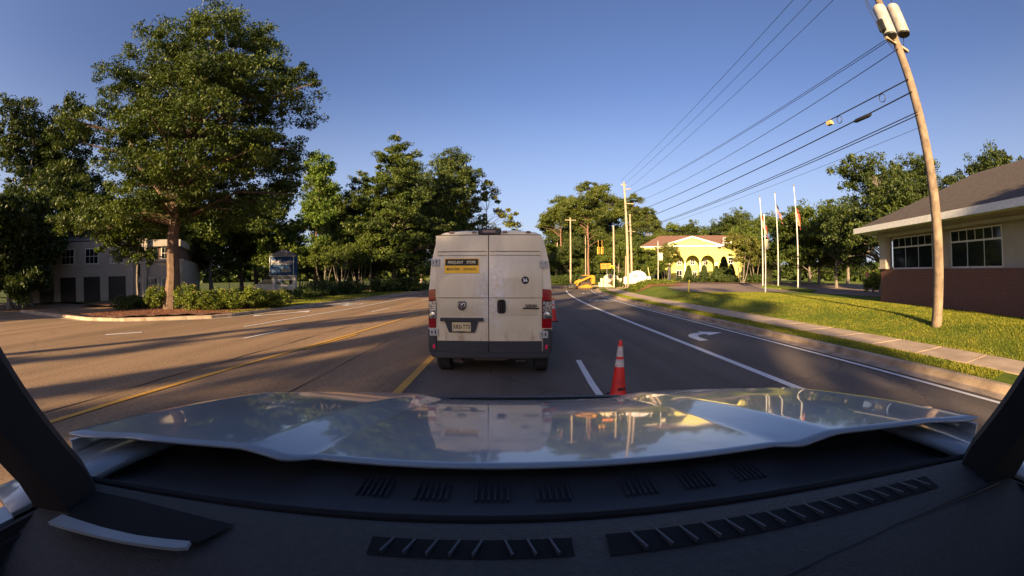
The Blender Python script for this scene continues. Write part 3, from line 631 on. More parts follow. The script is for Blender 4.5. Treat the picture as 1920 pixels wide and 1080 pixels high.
for px, d, s, zs, lb in ((1283, 58, 1.5, 1.1, 'small clipped shrub left of the wide mound'), (1302, 60, 1.2, 1.0, 'small dark shrub behind the yellow post'), (1345, 58, 1.2, 1.3, 'small shrub right of the wide mound'), (1356, 58, 1.3, 1.3, 'second small shrub right of the wide mound'), (1372, 57, 1.6, 1.4, 'dark shrub at the foot of the crape myrtle'), (1407, 56, 1.8, 1.6, 'dark low hedge left of the flagpoles'), (1420, 56, 1.8, 1.5, 'dark low hedge behind the leftmost flagpoles')):
    putd(HG, px, d, lb, 'shrub', GB, s, zs, rz=px)
for px, d, s, zs, lb in ((1042, 86, 2.2, 2.2, 'dark clipped hedge beside the van, behind the far grass'), (1056, 86, 2.4, 2.4, 'clipped hedge left of the crossarm pole'), (1064, 86, 2.4, 2.5, 'clipped hedge at the crossarm pole'), (1078, 86, 2.0, 2.3, 'clipped hedge right of the crossarm pole'), (1092, 86, 2.0, 2.6, 'greyish hedge above the loader'), (1128, 84, 2.2, 2.0, 'light green shrub left of the cream sign'), (1160, 66, 1.5, 1.6, 'yellowish shrub at the thin wooden pole'), (1167, 68, 1.6, 1.6, 'shrub left of the big utility pole')):
    putd(HG, px, d, lb, 'shrub', 'hedges beyond the intersection', s, zs, rz=px)
OG = shrub('ornamental_grass_clump', 1.0, .6, LF_SH, 40, 60, .3, .12)
putd(OG, 1196, 41.5, 'grassy clump on the orange mulch bank beside the utility pole', 'shrub', 'grassy clumps on the mulch bank', 1.2, .9, True)
for px, d, s, lb in ((1206, 41.7, 1.3, 'grassy clump in front of the white domed sign'), (1218, 42, 1.3, 'grassy clump right of the domed sign, by the yellow guy guards'), (1231, 42.3, 1.4, 'grassy clump before the pole lamp'), (1245, 42.6, 1.2, 'grassy clump furthest right on the mulch bank')):
    putd(OG, px, d, lb, 'shrub', 'grassy clumps on the mulch bank', s, .9, rz=px)
putg(S1, 1637, 549, 'twiggy reddish shrub at the corner of the brick wall', 'shrub', 'shrubs at the brick building', 1.1, zs=1.3)
for px, py, lb in ((1668, 551, 'dark shrub under the large window'), (1700, 553, 'dark shrub further right under the window'), (1740, 556, 'dark shrub right of the window, against brick')):
    putg(HG, px, py, lb, 'shrub', 'shrubs at the brick building', 1.5, zs=1.5)

# grass blades: lawn near the camera, the strip by the kerb
def blades(name, pts, hgt, mat):
    n = len(pts); a = rng.random(n) * 6.283; ln = hgt * (.5 + rng.random(n)); ox = np.cos(a) * .012; oy = np.sin(a) * .012; tx = rng.normal(size=n) * .4 * ln; ty = rng.normal(size=n) * .4 * ln
    v = np.stack([np.stack([pts[:, 0] - ox, pts[:, 1] - oy, pts[:, 2]], 1), np.stack([pts[:, 0] + ox, pts[:, 1] + oy, pts[:, 2]], 1), np.stack([pts[:, 0] + tx, pts[:, 1] + ty, pts[:, 2] + ln], 1)], 1).reshape(-1, 3).astype(np.float32)
    me = bpy.data.meshes.new(name); me.vertices.add(3 * n); me.vertices.foreach_set('co', v.ravel()); me.loops.add(3 * n); me.loops.foreach_set('vertex_index', np.arange(3 * n, dtype=np.int32))
    me.polygons.add(n); me.polygons.foreach_set('loop_start', np.arange(0, 3 * n, 3, dtype=np.int32))
    try: me.polygons.foreach_set('loop_total', np.full(n, 3, dtype=np.int32))
    except Exception: pass
    me.update(calc_edges=True); me.materials.append(mat); o = bpy.data.objects.new(name, me); C.objects.link(o)
    return tag(o, kind='stuff')
BL = leafm('grass_blade', (.12, .15, .012), (.25, .235, .025), (1.6, 1.4, 1.0), .3, .8)
pts = []
for _ in range(85000):
    y = 2.5 + 26 * rng.random() ** 1.3; x = 10.72 + shift(y) + 10 * rng.random() ** 1.1
    pts.append((x, y, H(x, y) - .005))
for _ in range(22000):
    y = 2.5 + 34 * rng.random() ** 1.2; x = 8.0 + shift(y) + 1.02 * rng.random(); pts.append((x, y, H(x, y) - .005))
gb = blades('grass_blades', np.array(pts), .042, BL); tag(gb, 'short sunlit grass blades on the right bank and the strip by the kerb', 'grass')
pts = []
for _ in range(14000):
    y = 14.5 + 26 * rng.random(); x = lk(y) - .2 - 1.6 * rng.random() ** 1.3 * (1 if y < 24 else 3); pts.append((x, y, .13))
gb = blades('grass_blades', np.array(pts), .07, BL); tag(gb, 'short grass strip behind the left kerb', 'grass')
pts = []
for _ in range(26000):
    x = -13 - 12 * rng.random(); y = 10 + 9 * rng.random()
    if x < -13.4 - max(0, 14.5 - y) and not (x < -20.5 and 10.2 < y < 14.6): pts.append((x, y, .16))
gb = blades('pine_straw_litter', np.array(pts), .06, MULCH); tag(gb, 'reddish pine straw scattered around the big tree', 'mulch')

# ================================================================ DELIVERY VAN
VW = M('van_white_paint', (.70, .62, .46), .32, c2=(.62, .54, .39), sc_=1.6, coat=.5)
VWD = VW.copy(); VWD.name = 'dusty_van_door_paint'
t_, p_, L_ = nodes(VWD); v_ = coords(t_)
sp_ = t_.nodes.new('ShaderNodeSeparateXYZ'); L_.new(v_, sp_.inputs[0])
d1 = ramp(t_, noise(t_, 2.2, 5, .6, coords(t_, scale=(1, 1, .45))), [(.3, (.55, .46, .29)), (.7, (.70, .61, .43))])
low = ramp(t_, sp_.outputs[2], [(.62, (1, 1, 1)), (.95, (0, 0, 0))])                       # road grime near the sill
st = ramp(t_, noise(t_, 7, 5, .7, coords(t_, scale=(1.6, 1, .35))), [(.5, (0, 0, 0)), (.72, (1, 1, 1))])
d1 = mix(t_, mix(t_, 1, low, st, 'MULTIPLY'), d1, (.33, .17, .07))
scf = t_.nodes.new('ShaderNodeTexGradient'); scf.gradient_type = 'SPHERICAL'
mp_ = t_.nodes.new('ShaderNodeMapping'); mp_.vector_type = 'POINT'; mp_.inputs['Location'].default_value = (-.10, 0, -1.45 * 1.15); mp_.inputs['Scale'].default_value = (2.1, .01, 1.15)
co_ = t_.nodes.new('ShaderNodeTexCoord'); L_.new(co_.outputs['Object'], mp_.inputs[0]); L_.new(mp_.outputs[0], scf.inputs[0])
pat = ramp(t_, noise(t_, 13, 5, .8, v_), [(.42, (0, 0, 0)), (.6, (1, 1, 1))])
d1 = mix(t_, mix(t_, 1, ramp(t_, scf.outputs[1], [(.15, (0, 0, 0)), (.7, (.8, .8, .8))]), pat, 'MULTIPLY'), d1, (.72, .70, .70))
L_.new(d1, p_.inputs['Base Color']); p_.inputs['Roughness'].default_value = .42
VBLK = M('van_black_trim', (.028, .029, .032), .6, bmp=.2, bsc=200)
LRED = M('lamp_red_lens', (.42, .008, .012), .12, c2=(.30, .005, .01), sc_=40, coat=.6)
tl_, pl_, LL_ = nodes(LRED); wv_ = tl_.nodes.new('ShaderNodeTexWave'); wv_.bands_direction = 'Z'; wv_.inputs['Scale'].default_value = 12; LL_.new(coords(tl_), wv_.inputs[0])
LL_.new(ramp(tl_, wv_.outputs[1], [(.45, (.13, .002, .004)), (.75, (.42, .008, .014))]), pl_.inputs['Base Color'])
LCLR = M('lamp_clear_lens', (.50, .49, .46), .15, .5, c2=(.07, .06, .06), sc_=30, coat=.6, lo=.44, hi=.56)
STK_Y = M('sticker_yellow', (.95, .55, .02), .5, c2=(.9, .5, .02)); CHROME = M('chrome', (.6, .6, .6), .2, .9)
van = empty('delivery_van', (-.385, 6.6, 0), label='white high-roof delivery van seen from behind, double rear doors with a yellow and black sticker', cat='van')
def vsec(k=1.0, zt=2.56, nose=0):
    half = [(0, zt), (.45, zt - .004), (.80, zt - .03), (.90, zt - .08), (.935, zt - .17), (.975, zt - .32), (1.03, 1.96), (1.07, 1.53), (1.085, 1.0), (1.085, .62), (1.075, .45), (1.02, .33)]
    h = [(x * k, z) for x, z in half]
    return h + [(-x, z) for x, z in h[::-1][:-1]]
b = MB(); secs = [(0.03, 1, 2.535), (.10, 1.0, 2.555), (.6, 1.0, 2.57), (2.5, 1, 2.56), (4.3, 1, 2.52), (4.9, .98, 2.2), (5.5, .94, 1.6), (5.95, .86, 1.15)]
vs = []; n = len(vsec())
for y, k, zt in secs:
    s_ = vsec(k, max(zt, 1.0)); 
    for x, z in s_: vs.append((x, y, min(z, zt)))
fs = [(i * n + j, i * n + (j + 1) % n, (i + 1) * n + (j + 1) % n, (i + 1) * n + j) for i in range(len(secs) - 1) for j in range(n)]
fs += [tuple(range(n)), tuple(range((len(secs) - 1) * n, len(secs) * n))]
b.add(vs, fs); b.build('body', VW, van, smooth=True)
# rear doors: pressed panels following the body's taper
def panel(name, side):
    b = MB(); rows = [(2.462, .868), (2.30, .893), (2.19, .903), (2.175, .904), (2.12, .908), (2.10, .909), (1.7, .925), (1.39, .93), (1.36, .93), (1.07, .93), (1.03, .93), (.8, .928), (.63, .925)]
    off = [.020, .018, .018, .000, .000, -.012, -.014, -.018, .004, -.004, .016, .008, .006]
    xs = [0, .12, .5, .88, 1]; vs = []
    for (z, xm), o_ in zip(rows, off):
        for u in xs:
            x = .008 + (xm - .008) * u; vs.append((side * x - .02, o_ + .004 + (.012 if u in (0, 1) else 0), z))
    nx = len(xs); fs = [(j * nx + i, j * nx + i + 1, (j + 1) * nx + i + 1, (j + 1) * nx + i) for j in range(len(rows) - 1) for i in range(nx - 1)]
    b.add(vs, fs); b.box(side * .008 - .02, side * .925 - .02, .005, .028, .62, 2.46, 0) if side > 0 else b.box(-.925 - .02, -.028, .005, .028, .62, 2.46, 0)
    d = b.build(name, VWD, van, smooth=True)
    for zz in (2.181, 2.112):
        m2 = MB(); x0, x1 = sorted((side * .03 - .02, side * .885 - .02)); m2.box(x0, x1, -.012, .01, zz - .0035, zz + .0035); m2.build('crease_shade_strip', M('crease_shadow', (.10, .085, .065), .6), d)  # dark strips standing in for the shade along the pressed creases
    c = MB(); x0, x1 = sorted((side * .010 - .02, side * .926 - .02)); c.box(x0, x1, -.012, .03, .425, .624); c.build('lower_cladding', VBLK, d, bevel=.006)
    return d
dl = panel('rear_door', -1); dr = panel('rear_door', 1)
b = MB(); b.box(-.90, .885, .024, .034, .43, 2.475); b.build('door_seal', TXTK, van)
for x, z, sgn in ((-.945, 1.993, -1), (-.985, .775, -1), (.928, 1.96, 1), (.935, .743, 1)):
    b = MB()
    for zz in (-.045, .045): b.box(x - .075, x + .075, -.032, .0, z + zz - .016, z + zz + .016)
    b.box(x - .018, x + .018, -.045, .0, z - .062, z + .062); b.box(x - .075, x - .045, -.03, 0, z - .03, z + .03); b.box(x + .045, x + .075, -.03, 0, z - .03, z + .03)
    b.build('hinge', M('hinge_paint', (.5, .48, .45), .5), van, bevel=.005)
for x in (-.669, -.269, .262, .668):
    b = MB(); b.box(x - .046, x + .046, -.0, .06, 2.495, 2.535); mk = b.build('marker_light', M('dark_red_lens', (.10, .008, .01), .25, coat=.5), van, bevel=.012)
b = MB(); b.box(-.203, .196, -.012, .08, 2.478, 2.573); bl_ = b.build('high_brake_light', VBLK, van, bevel=.012)
b = MB(); b.box(-.12, .10, -.016, -.010, 2.505, 2.545); b.build('lens', M('dark_red_lens', (.10, .008, .01), .25), bl_)
for sgn in (-1, 1):
    xi, xo = (.93, 1.078); cx = 0
    lamp = None
    b = MB(); b.prism([(sgn * xi - (.012 if sgn < 0 else .03), .85), (sgn * xo - .0, .85), (sgn * xo, 1.25), (sgn * (xo - .012), 1.52), (sgn * xi - (.012 if sgn < 0 else .03), 1.535)], -.012, .12)
    lamp = b.build('tail_light', LRED, van, bevel=.012, smooth=True)
    x0, x1 = sorted((sgn * (xi - (.02 if sgn > 0 else .0)), sgn * (xo - .006)))
    b = MB(); b.box(x0, x1, -.022, 0, 1.012, 1.335); cl_ = b.build('clear_lens', LCLR, lamp, bevel=.01)
    b = MB()
    for k in range(5): b.box(x0 + .015, x1 - .01, -.03, -.02, 1.17 + k * .032, 1.18 + k * .032)
    b.lathe([(.052, -.03), (.048, -.042), (.02, -.046), (.001, -.046)], 20, ((x0 + x1) / 2, 0, 1.085), axis='y'); b.split('reflector', CHROME, cl_, smooth=True)
    b = MB()
    for k in range(9): b.box(x0, x1, -.017, -.01, 1.35 + k * .019, 1.356 + k * .019)
    for k in range(6): b.box(x0, x1, -.017, -.01, .868 + k * .022, .876 + k * .022)
    pass
    b = MB(); b.prism([(sgn * .93, .33), (sgn * 1.03, .33), (sgn * 1.085, .46), (sgn * 1.092, .83), (sgn * .93, .83)], -.022, .5); b.build('corner_cladding', VBLK, van, bevel=.02, smooth=True)
    b = MB(); b.box(sgn * .985 - .022, sgn * .985 + .022, -.03, -.018, .485, .56); b.build('reflector', M('pink_reflector', (.8, .03, .09), .2, coat=.5), van, bevel=.004)
b = MB(); b.prism([(-1.0, .325), (1.0, .325), (1.05, .36), (1.05, .43), (-1.05, .43), (-1.05, .36)], -.06, .15); b.build('bumper', VBLK, van, bevel=.02, smooth=True)
b = MB(); b.box(-.75, .75, .2, 5.6, .26, .36); b.tube([(-.65, .02, .27), (-.5, .0, .25), (-.5, 1, .25)], .03); b.tube([(-.9, .9, .33), (.9, .9, .33)], .05); b.box(-.28, .3, -.02, .10, .285, .33)
b.tube([(.45, .0, .27), (.62, .02, .27)], .02); b.build('underbody', M('rusty_steel', (.07, .045, .03), .8, .3), van)
# sticker, number, badge, handle, plate
st_ = MB().box(-.782, -.182, -.022, -.014, 1.804, 2.061).build('sticker', STK_Y, dl)
MB().box(-.770, -.194, -.0235, -.021, 1.936, 2.049).build('black_panel', TXTK, st_)
SLT = M('sticker_lettering', (.95, .82, .5), .6)
text('FREQUENT', .064, (-.588, -.0245, 1.99), FACE, SLT, st_, bold=.0008, xs=.84, ext=.001); text('STOPS', .064, (-.318, -.0245, 1.99), FACE, SLT, st_, bold=.0008, xs=.84, ext=.001)
text('MAINTAIN', .060, (-.630, -.0235, 1.872), FACE, TXTK, st_, bold=.0008, xs=.80, ext=.001); text('DISTANCE', .060, (-.338, -.0235, 1.872), FACE, TXTK, st_, bold=.0008, xs=.80, ext=.001)
nb = MB(); nb.lathe([(.066, -.018), (.066, -.014)], 28, (.612, 0, 1.682), axis='y'); nb = nb.build('number_sticker', TXTK, dr)
text('56', .075, (.612, -.0195, 1.682), FACE, TXTW, nb, bold=.003, ext=.001)
b = MB(); b.prism([(-.555, 1.30), (-.535, 1.318), (-.43, 1.318), (-.41, 1.30), (-.415, 1.21), (-.44, 1.175), (-.482, 1.155), (-.525, 1.175), (-.55, 1.21)], -.03, -.005); em = b.build('emblem', M('emblem_black', (.02, .02, .022), .3), dl, bevel=.006)
b = MB()
for sgn in (-1, 1): b.tube([(-.482 + sgn * .004, -.036, 1.245), (-.482 + sgn * .018, -.036, 1.285), (-.482 + sgn * .042, -.036, 1.292), (-.482 + sgn * .056, -.036, 1.27), (-.482 + sgn * .05, -.036, 1.235), (-.482 + sgn * .034, -.036, 1.222)], [.012, .013, .011, .010, .008, .004], 8)
b.tube([(-.482, -.036, 1.25), (-.482, -.036, 1.19)], [.014, .009], 8); b.build('ram_horns', CHROME, em, smooth=True)
b = MB(); oc = [(math.copysign(abs(math.cos(a)) ** .45, math.cos(a)) * .074 + .203, math.copysign(abs(math.sin(a)) ** .6, math.sin(a)) * .121 + 1.23) for a in np.linspace(0, 2 * math.pi, 28, endpoint=False)]
b.prism(oc, -.03, 0); hd = b.build('door_handle', M('handle_black', (.018, .014, .013), .25), dr, bevel=.006, smooth=True)
b = MB(); b.box(.180, .226, -.05, -.03, 1.135, 1.325); b.build('pull', M('handle_black', (.02, .02, .02), .3), hd, bevel=.01)
bd = text('2500', .075, (.713, -.02, 1.238), FACE, M('badge_dark', (.10, .08, .06), .4, .4), dr, name='model_badge', xs=1.35, bold=.002); MB().box(.573, .854, -.02, -.006, 1.186, 1.206).build('badge_bar', TXTK, bd).matrix_parent_inverse = Matrix.Identity(4)
for ch in bd.children: ch.parent = dr
b = MB(); b.box(-.864, -.105, -.05, .0, .972, 1.033); b.prism([(-.79, .975), (-.196, .975), (-.262, .775), (-.715, .775)], -.026, 0); pb = b.build('plate_holder', VBLK, dl, bevel=.006)
pl = MB().box(-.658, -.326, -.034, -.026, .792, .957).build('licence_plate', M('plate_cream', (.66, .52, .24), .5, c2=(.6, .5, .3), sc_=8), dl, bevel=.004)
text('XRS', .10, (-.572, -.035, .874), FACE, TXTK, pl, xs=.78, bold=.002, ext=.001); text('T73', .10, (-.405, -.035, .874), FACE, TXTK, pl, xs=.80, bold=.002, ext=.001)
MB().box(-.498, -.484, -.0355, -.034, .85, .89).box(-.56, -.43, -.0355, -.034, .80, .806).split('plate_mark', TXTK, pl)
def wheel(x, y, r, wd, parent):
    b = MB(); b.lathe([(r * .62, -wd / 2), (r * .93, -wd / 2), (r, -wd / 2 + .03), (r, wd / 2 - .03), (r * .93, wd / 2), (r * .62, wd / 2)], 32, axis='x')
    for k in range(5):
        z = -wd * .36 + k * wd * .18; b.lathe([(r + .001, z), (r + .006, z + .004), (r + .006, z + wd * .11), (r + .001, z + wd * .115)], 32, axis='x')
    w_ = b.build('wheel', RUB, parent, smooth=True, loc=(x, y, r + .006)); c = MB(); c.lathe([(.05, -wd * .46), (r * .55, -wd * .40), (r * .63, -wd * .5), (r * .63, wd * .5), (r * .55, wd * .40), (.05, wd * .46)], 24, axis='x'); c.build('rim', METAL, w_, smooth=True); return w_
for x in (-.855, .915): wheel(x, .45, .35, .235, van)
for x in (-.87, .87): wheel(x, 4.9, .345, .225, van)
for sgn in (-1, 1):
    b = MB(); b.box(sgn * 1.22 - .09, sgn * 1.22 + .09, 4.35, 4.45, 1.3, 1.68); b.tube([(sgn * 1.05, 4.4, 1.5), (sgn * 1.2, 4.4, 1.5)], .03); b.build('side_mirror', VBLK, van, bevel=.03)

# ================================================================ THE PICKUP TRUCK THE CAMERA RIDES IN
HOODM = M('hood_metallic_paint', (.245, .285, .31), .34, .0, c2=(.225, .26, .285), sc_=3, coat=1.0, spec=.6)
DASH = M('dashboard_vinyl', (.054, .052, .050), .62, c2=(.042, .041, .040), sc_=90, bmp=.6, bsc=220, lo=.4, hi=.6)
DASH2 = M('dark_trim', (.014, .015, .018), .55); HOLE = M('vent_shadow', (.004, .004, .005), .9)
truck = empty('pickup_truck', (.09, 0, 0), label='pickup truck carrying the camera, glossy blue-grey hood and dark dashboard across the bottom', cat='truck')
def hood_pt(u, v):
    # u -1..1 across, v 0..1 from the cowl to the nose
    hw = 1.10 - .07 * v - .10 * ss(.8, 1, v); x = u * hw
    yr_ = .70 - .03 * (x / .5) ** 2 - .01 * abs(x); jog = .045 * ss(.50, .56, abs(x)) + .115 * ss(.58, 1.0, abs(x)) - .045 * ss(.56, 1.1, abs(x)) + .10 * ss(.9, 1.1, abs(x))
    yr_ = max(yr_, .60)
    yf = 1.98 - .62 * abs(u) ** 3.2
    y = yr_ + (yf - yr_) * v - jog * (1 - v) ** 7; d = y - .62
    z = 1.374 - .105 * d - .075 * d * d - .45 * max(0, d - 1.08) ** 2
    zi = .52 - .14 * v; band = min(1, max(0, (abs(x) - zi) / .13)); z += .022 * band
    z -= .012 * ss(.75, 1.0, abs(u)) * (1 - v)
    z -= .05 * ss(.93, 1, v)
    return (x, y, z)
b = MB(); us_ = [-1 + 2 * i / 170 for i in range(171)]; vs_ = [i / 44 for i in range(45)]
b.grid(us_, vs_, hood_pt); n0 = len(b.v)
b.build('hood', HOODM, truck, smooth=True, solid=-.006)
b = MB()
for sgn in (-1, 1):
    rows = [[(hood_pt(sgn, v)[0] * (1 + k * .006) + sgn * .004, hood_pt(sgn, v)[1], hood_pt(sgn, v)[2] - .012 - dz) for v in np.linspace(0, 1, 14)] for k, dz in ((0, 0), (1, .03), (3, .3), (2, .55))]
    vs = [p for r_ in rows for p in r_]; b.add(vs, [(j * 14 + i, j * 14 + i + 1, (j + 1) * 14 + i + 1, (j + 1) * 14 + i) for j in range(3) for i in range(13)])
b.split('fender', HOODM, truck, smooth=True, solid=.01)
b = MB(); b.grid([-.95 + .1 * i for i in range(20)], [0, 1], lambda u, v: (u, 1.96 - .35 * abs(u) ** 3.2, 1.12 - .55 * v)); b.build('grille', DARKM, truck, solid=.03)
b = MB(); b.box(-1.0, 1.0, 1.75, 2.0, .42, .62); b.build('bumper', CHROME, truck, bevel=.04)
for x, y in ((-.86, 1.2), (.86, 1.2), (-.86, -2.9), (.86, -2.9)): wheel(x, y, .40, .27, truck)
# cowl: black plastic valley between hood and glass
def cowl(u, v):
    x = u; y0 = .77 - .03 * ss(.4, .6, abs(u)) - .08 * ss(.65, 1, abs(u)); y1 = .50 - .16 * (abs(u) / .9) ** 2
    y = y0 + (y1 - y0) * v; z = 1.354 - .022 * math.sin(min(1, v * 1.25) * math.pi) - .02 * v - .012 * (1 - v) - .004 * ss(.78, 1.0, abs(u)) * (1 - v)
    return (x, y, z)
b = MB(); b.grid([-1.08 + .054 * i for i in range(41)], [i / 12 for i in range(13)], cowl); b.build('cowl', M('cowl_plastic', (.05, .053, .058), .55, bmp=.3, bsc=250), truck, smooth=True)
for sgn in (-1, 1):
    b = MB(); xs4 = [.93, 1.0, 1.07, 1.11]; b.grid([0, 1, 2, 3], [.12, .3, .45, .6, .75], lambda i, y: (sgn * (xs4[i]), y, 1.368 - (.02 if i == 3 else 0) - .05 * max(0, y - .45))); b.build('fender_top', HOODM, truck, smooth=True, solid=.02)
for grp_x in (-.40, -.28, -.16, -.04, .14, .27, .40):
    b = MB()
    for k in range(6):
        x = grp_x + k * .0125; p0 = cowl(x, .18); p1 = cowl(x, .46); b.box(x - .002, x + .002, p1[1], p0[1], min(p0[2], p1[2]) - .006, min(p0[2], p1[2]) + .008)
    b.build('cowl_grille', M('grille_slat', (.05, .055, .062), .5), truck)
# wiper arms lying in the cowl
# dashboard
def dash_front(x): return .505 - .155 * (abs(x) / .82) ** 2.1
b = MB()
rows = [(.0, -.05), (.0, .0), (.018, .004), (.05, .004), (.09, .0), (.16, -.008), (.24, -.03), (.33, -.07), (.42, -.14), (.5, -.26), (.56, -.5)]
xs = [-.90 + .025 * i for i in range(73)]
b.grid(xs, list(range(len(rows))), lambda x, k: (x, dash_front(x) - rows[k][0], 1.372 + rows[k][1] - .03 * ss(.55, .9, abs(x)) * 0)); b.build('dashboard', DASH, truck, smooth=True)
# black seal at the foot of the glass
b = MB(); b.tube([(x, dash_front(x) + .012, 1.368) for x in np.linspace(-.9, .9, 40)], .011, 8); b.build('glass_seal', HOLE, truck, smooth=True)
# defroster vents: a dark slot with thin slats each
def vent(x0, x1, n, dy, wd, zoff=.0055):
    b = MB(); m_ = 14; vs = []
    for i in range(m_ + 1):
        x = x0 + (x1 - x0) * i / m_; vs += [(x, dash_front(x) - dy, 1.3745 + zoff), (x, dash_front(x) - dy - wd, 1.372 + zoff - .004)]
    b.add(vs, [(2 * i, 2 * i + 1, 2 * i + 3, 2 * i + 2) for i in range(m_)]); v_ = b.build('defroster_vent', HOLE, truck)
    b = MB()
    for i in range(1, n):
        x = x0 + (x1 - x0) * i / n; y = dash_front(x) - dy; b.box(-.0016, .0016, -wd, 0, zoff - .003, zoff + .004, T=Matrix.Translation((x, y, 1.372)) @ Matrix.Rotation(R(18) * (1 if x > -.1 else -1), 4, 'Z'))
    b.split('vent_slat', M('slat_grey', (.07, .075, .085), .45), v_)
vent(.045, .70, 17, .050, .044); vent(-.29, -.005, 9, .052, .036)
b = MB(); b.prism([(-.80, .02), (-.50, -.02), (-.56, -.10), (-.80, -.10)], 1.374, 1.3765, plane='xy')
b = MB(); P5 = [(-.84, .30), (-.73, .342), (-.62, .367), (-.51, .385), (-.535, .315), (-.63, .27), (-.80, .20)]; b.add([(x, y, 1.3795) for x, y in P5], [tuple(range(7))]); b.build('side_vent', HOLE, truck)
b = MB(); b.add([(x, y, 1.381) for x, y in ((-.80, .20), (-.70, .235), (-.63, .262), (-.54, .305), (-.535, .29), (-.55, .278), (-.64, .235), (-.72, .20), (-.80, .165))], [tuple(range(9))]); b.build('vent_bezel', M('pale_trim', (.36, .42, .46), .35), truck, solid=.006)
b = MB(); b.tube([(-.02, .22, 1.337), (.0, .28, 1.347), (.03, .325, 1.357), (.07, .34, 1.361), (.13, .338, 1.361), (.18, .315, 1.356), (.24, .302, 1.354), (.36, .305, 1.357), (.52, .29, 1.362), (.68, .255, 1.366), (.84, .20, 1.37)], .0045, 8); b.build('dash_seam', DASH2, truck, smooth=True)
b = MB(); b.lathe([(.001, .022), (.035, .020), (.048, .010), (.052, 0)], 24, (.075, .285, 1.344)); b.build('sensor_cover', M('sensor_dark', (.05, .045, .045), .4), truck, smooth=True)
# windscreen pillars, roof, doors, rear cab wall and bed
TRIM = M('pillar_trim', (.012, .012, .014), .8)
for sgn in (-1, 1):
    name = 'windscreen_pillar'
    P = [(.905, .37, 1.25), (.895, .32, 1.42), (.85, .14, 1.72), (.79, -.06, 2.0)]
    b = MB(); vs = []
    for x, y, z in P: vs += [(sgn * x, y, z), (sgn * (x - .055), y - .02, z), (sgn * (x - .075), y - .11, z), (sgn * (x + .015), y - .16, z), (sgn * (x + .05), y - .05, z)]
    fs = [(i * 5 + k, i * 5 + (k + 1) % 5, (i + 1) * 5 + (k + 1) % 5, (i + 1) * 5 + k) for i in range(3) for k in range(5)]; b.add(vs, fs + [(0, 1, 2, 3, 4), (15, 16, 17, 18, 19)]); b.build(name, TRIM, truck, smooth=True)
    b = MB(); b.box(sgn * .96 - .05, sgn * .96 + .05, -1.2, .32, .55, 1.36); b.box(sgn * .92 - .04, sgn * .92 + .04, -.95, -.75, 1.36, 1.98); d_ = b.build('door', HOODM, truck, bevel=.02)
    b = MB(); b.box(sgn * .90 - .02, sgn * .90 + .02, -1.2, .30, .8, 1.365); b.build('door_panel', TRIM, d_, bevel=.015)
b = MB(); b.grid([-.86 + .086 * i for i in range(21)], [-1.5 + .1 * i for i in range(16)], lambda x, y: (x, y - .10 * (abs(x) / .86) ** 2 if y > -.1 else y, 2.03 - .05 * (abs(x) / .86) ** 3 - .03 * ss(-.25, 0, y))); b.build('roof', HOODM, truck, smooth=True, solid=.03)
b = MB(); b.box(-.92, .92, -1.6, -1.5, .5, 2.0); b.build('cab_wall', HOODM, truck)
b = MB(); b.box(-1.0, -.93, -3.9, -1.62, .7, 1.35); b.box(.93, 1.0, -3.9, -1.62, .7, 1.35); b.box(-1, 1, -3.97, -3.9, .6, 1.35); b.box(-.93, .93, -3.9, -1.62, .65, .7); b.build('cargo_bed', HOODM, truck, bevel=.01)
b = MB(); b.box(-.55, .55, -3.9, 1.7, .45, .6); b.build('chassis', DARKM, truck)

# ================================================================ TRAFFIC CONES
CONE = M('cone_orange_red', (.85, .022, .012), .45, c2=(.55, .02, .015), sc_=5)
def cone(lb, loc):
    r_ = empty('traffic_cone', loc, label=lb, cat='cone', group='traffic cones beside the van')
    b = MB(); b.lathe([(.145, .035), (.138, .06), (.128, .10), (.112, .22), (.030, .90), (.026, .915), (.018, .915)], 32); b.build('cone_body', CONE, r_, smooth=True)
    q = lambda z: .112 + (.030 - .112) * (z - .22) / .68 + .0025
    for a, c in ((.50, .62), (.66, .82)):
        b = MB(); b.lathe([(q(a), a), (q(c), c)], 32); b.build('reflective_collar', M('reflective_white', (.72, .64, .55), .4, c2=(.4, .33, .28), sc_=14), r_, smooth=True)
    b = MB(); b.prism([(-.17, -.12), (-.12, -.17), (.12, -.17), (.17, -.12), (.17, .12), (.12, .17), (-.12, .17), (-.17, .12)], 0, .035, plane='xy'); b.build('base', RUB, r_, bevel=.006); return r_
cx_, cy_ = G(1163, 742, .055)
c1 = cone('traffic cone with two white bands in the lane right ahead of the truck hood', (cx_, cy_ + .12, .006)); c1.rotation_euler = (0, 0, 0)
c1.scale = (.88, .88, .92)
fd = text('FDOT', .052, (0.022, -.1335, .155), (R(82), 0, R(9)), TXTK, c1, name='lettering', bold=.004, ext=.002)
c2 = cone('traffic cone half hidden behind the right rear corner of the van', (1.60, 14.75, .006))

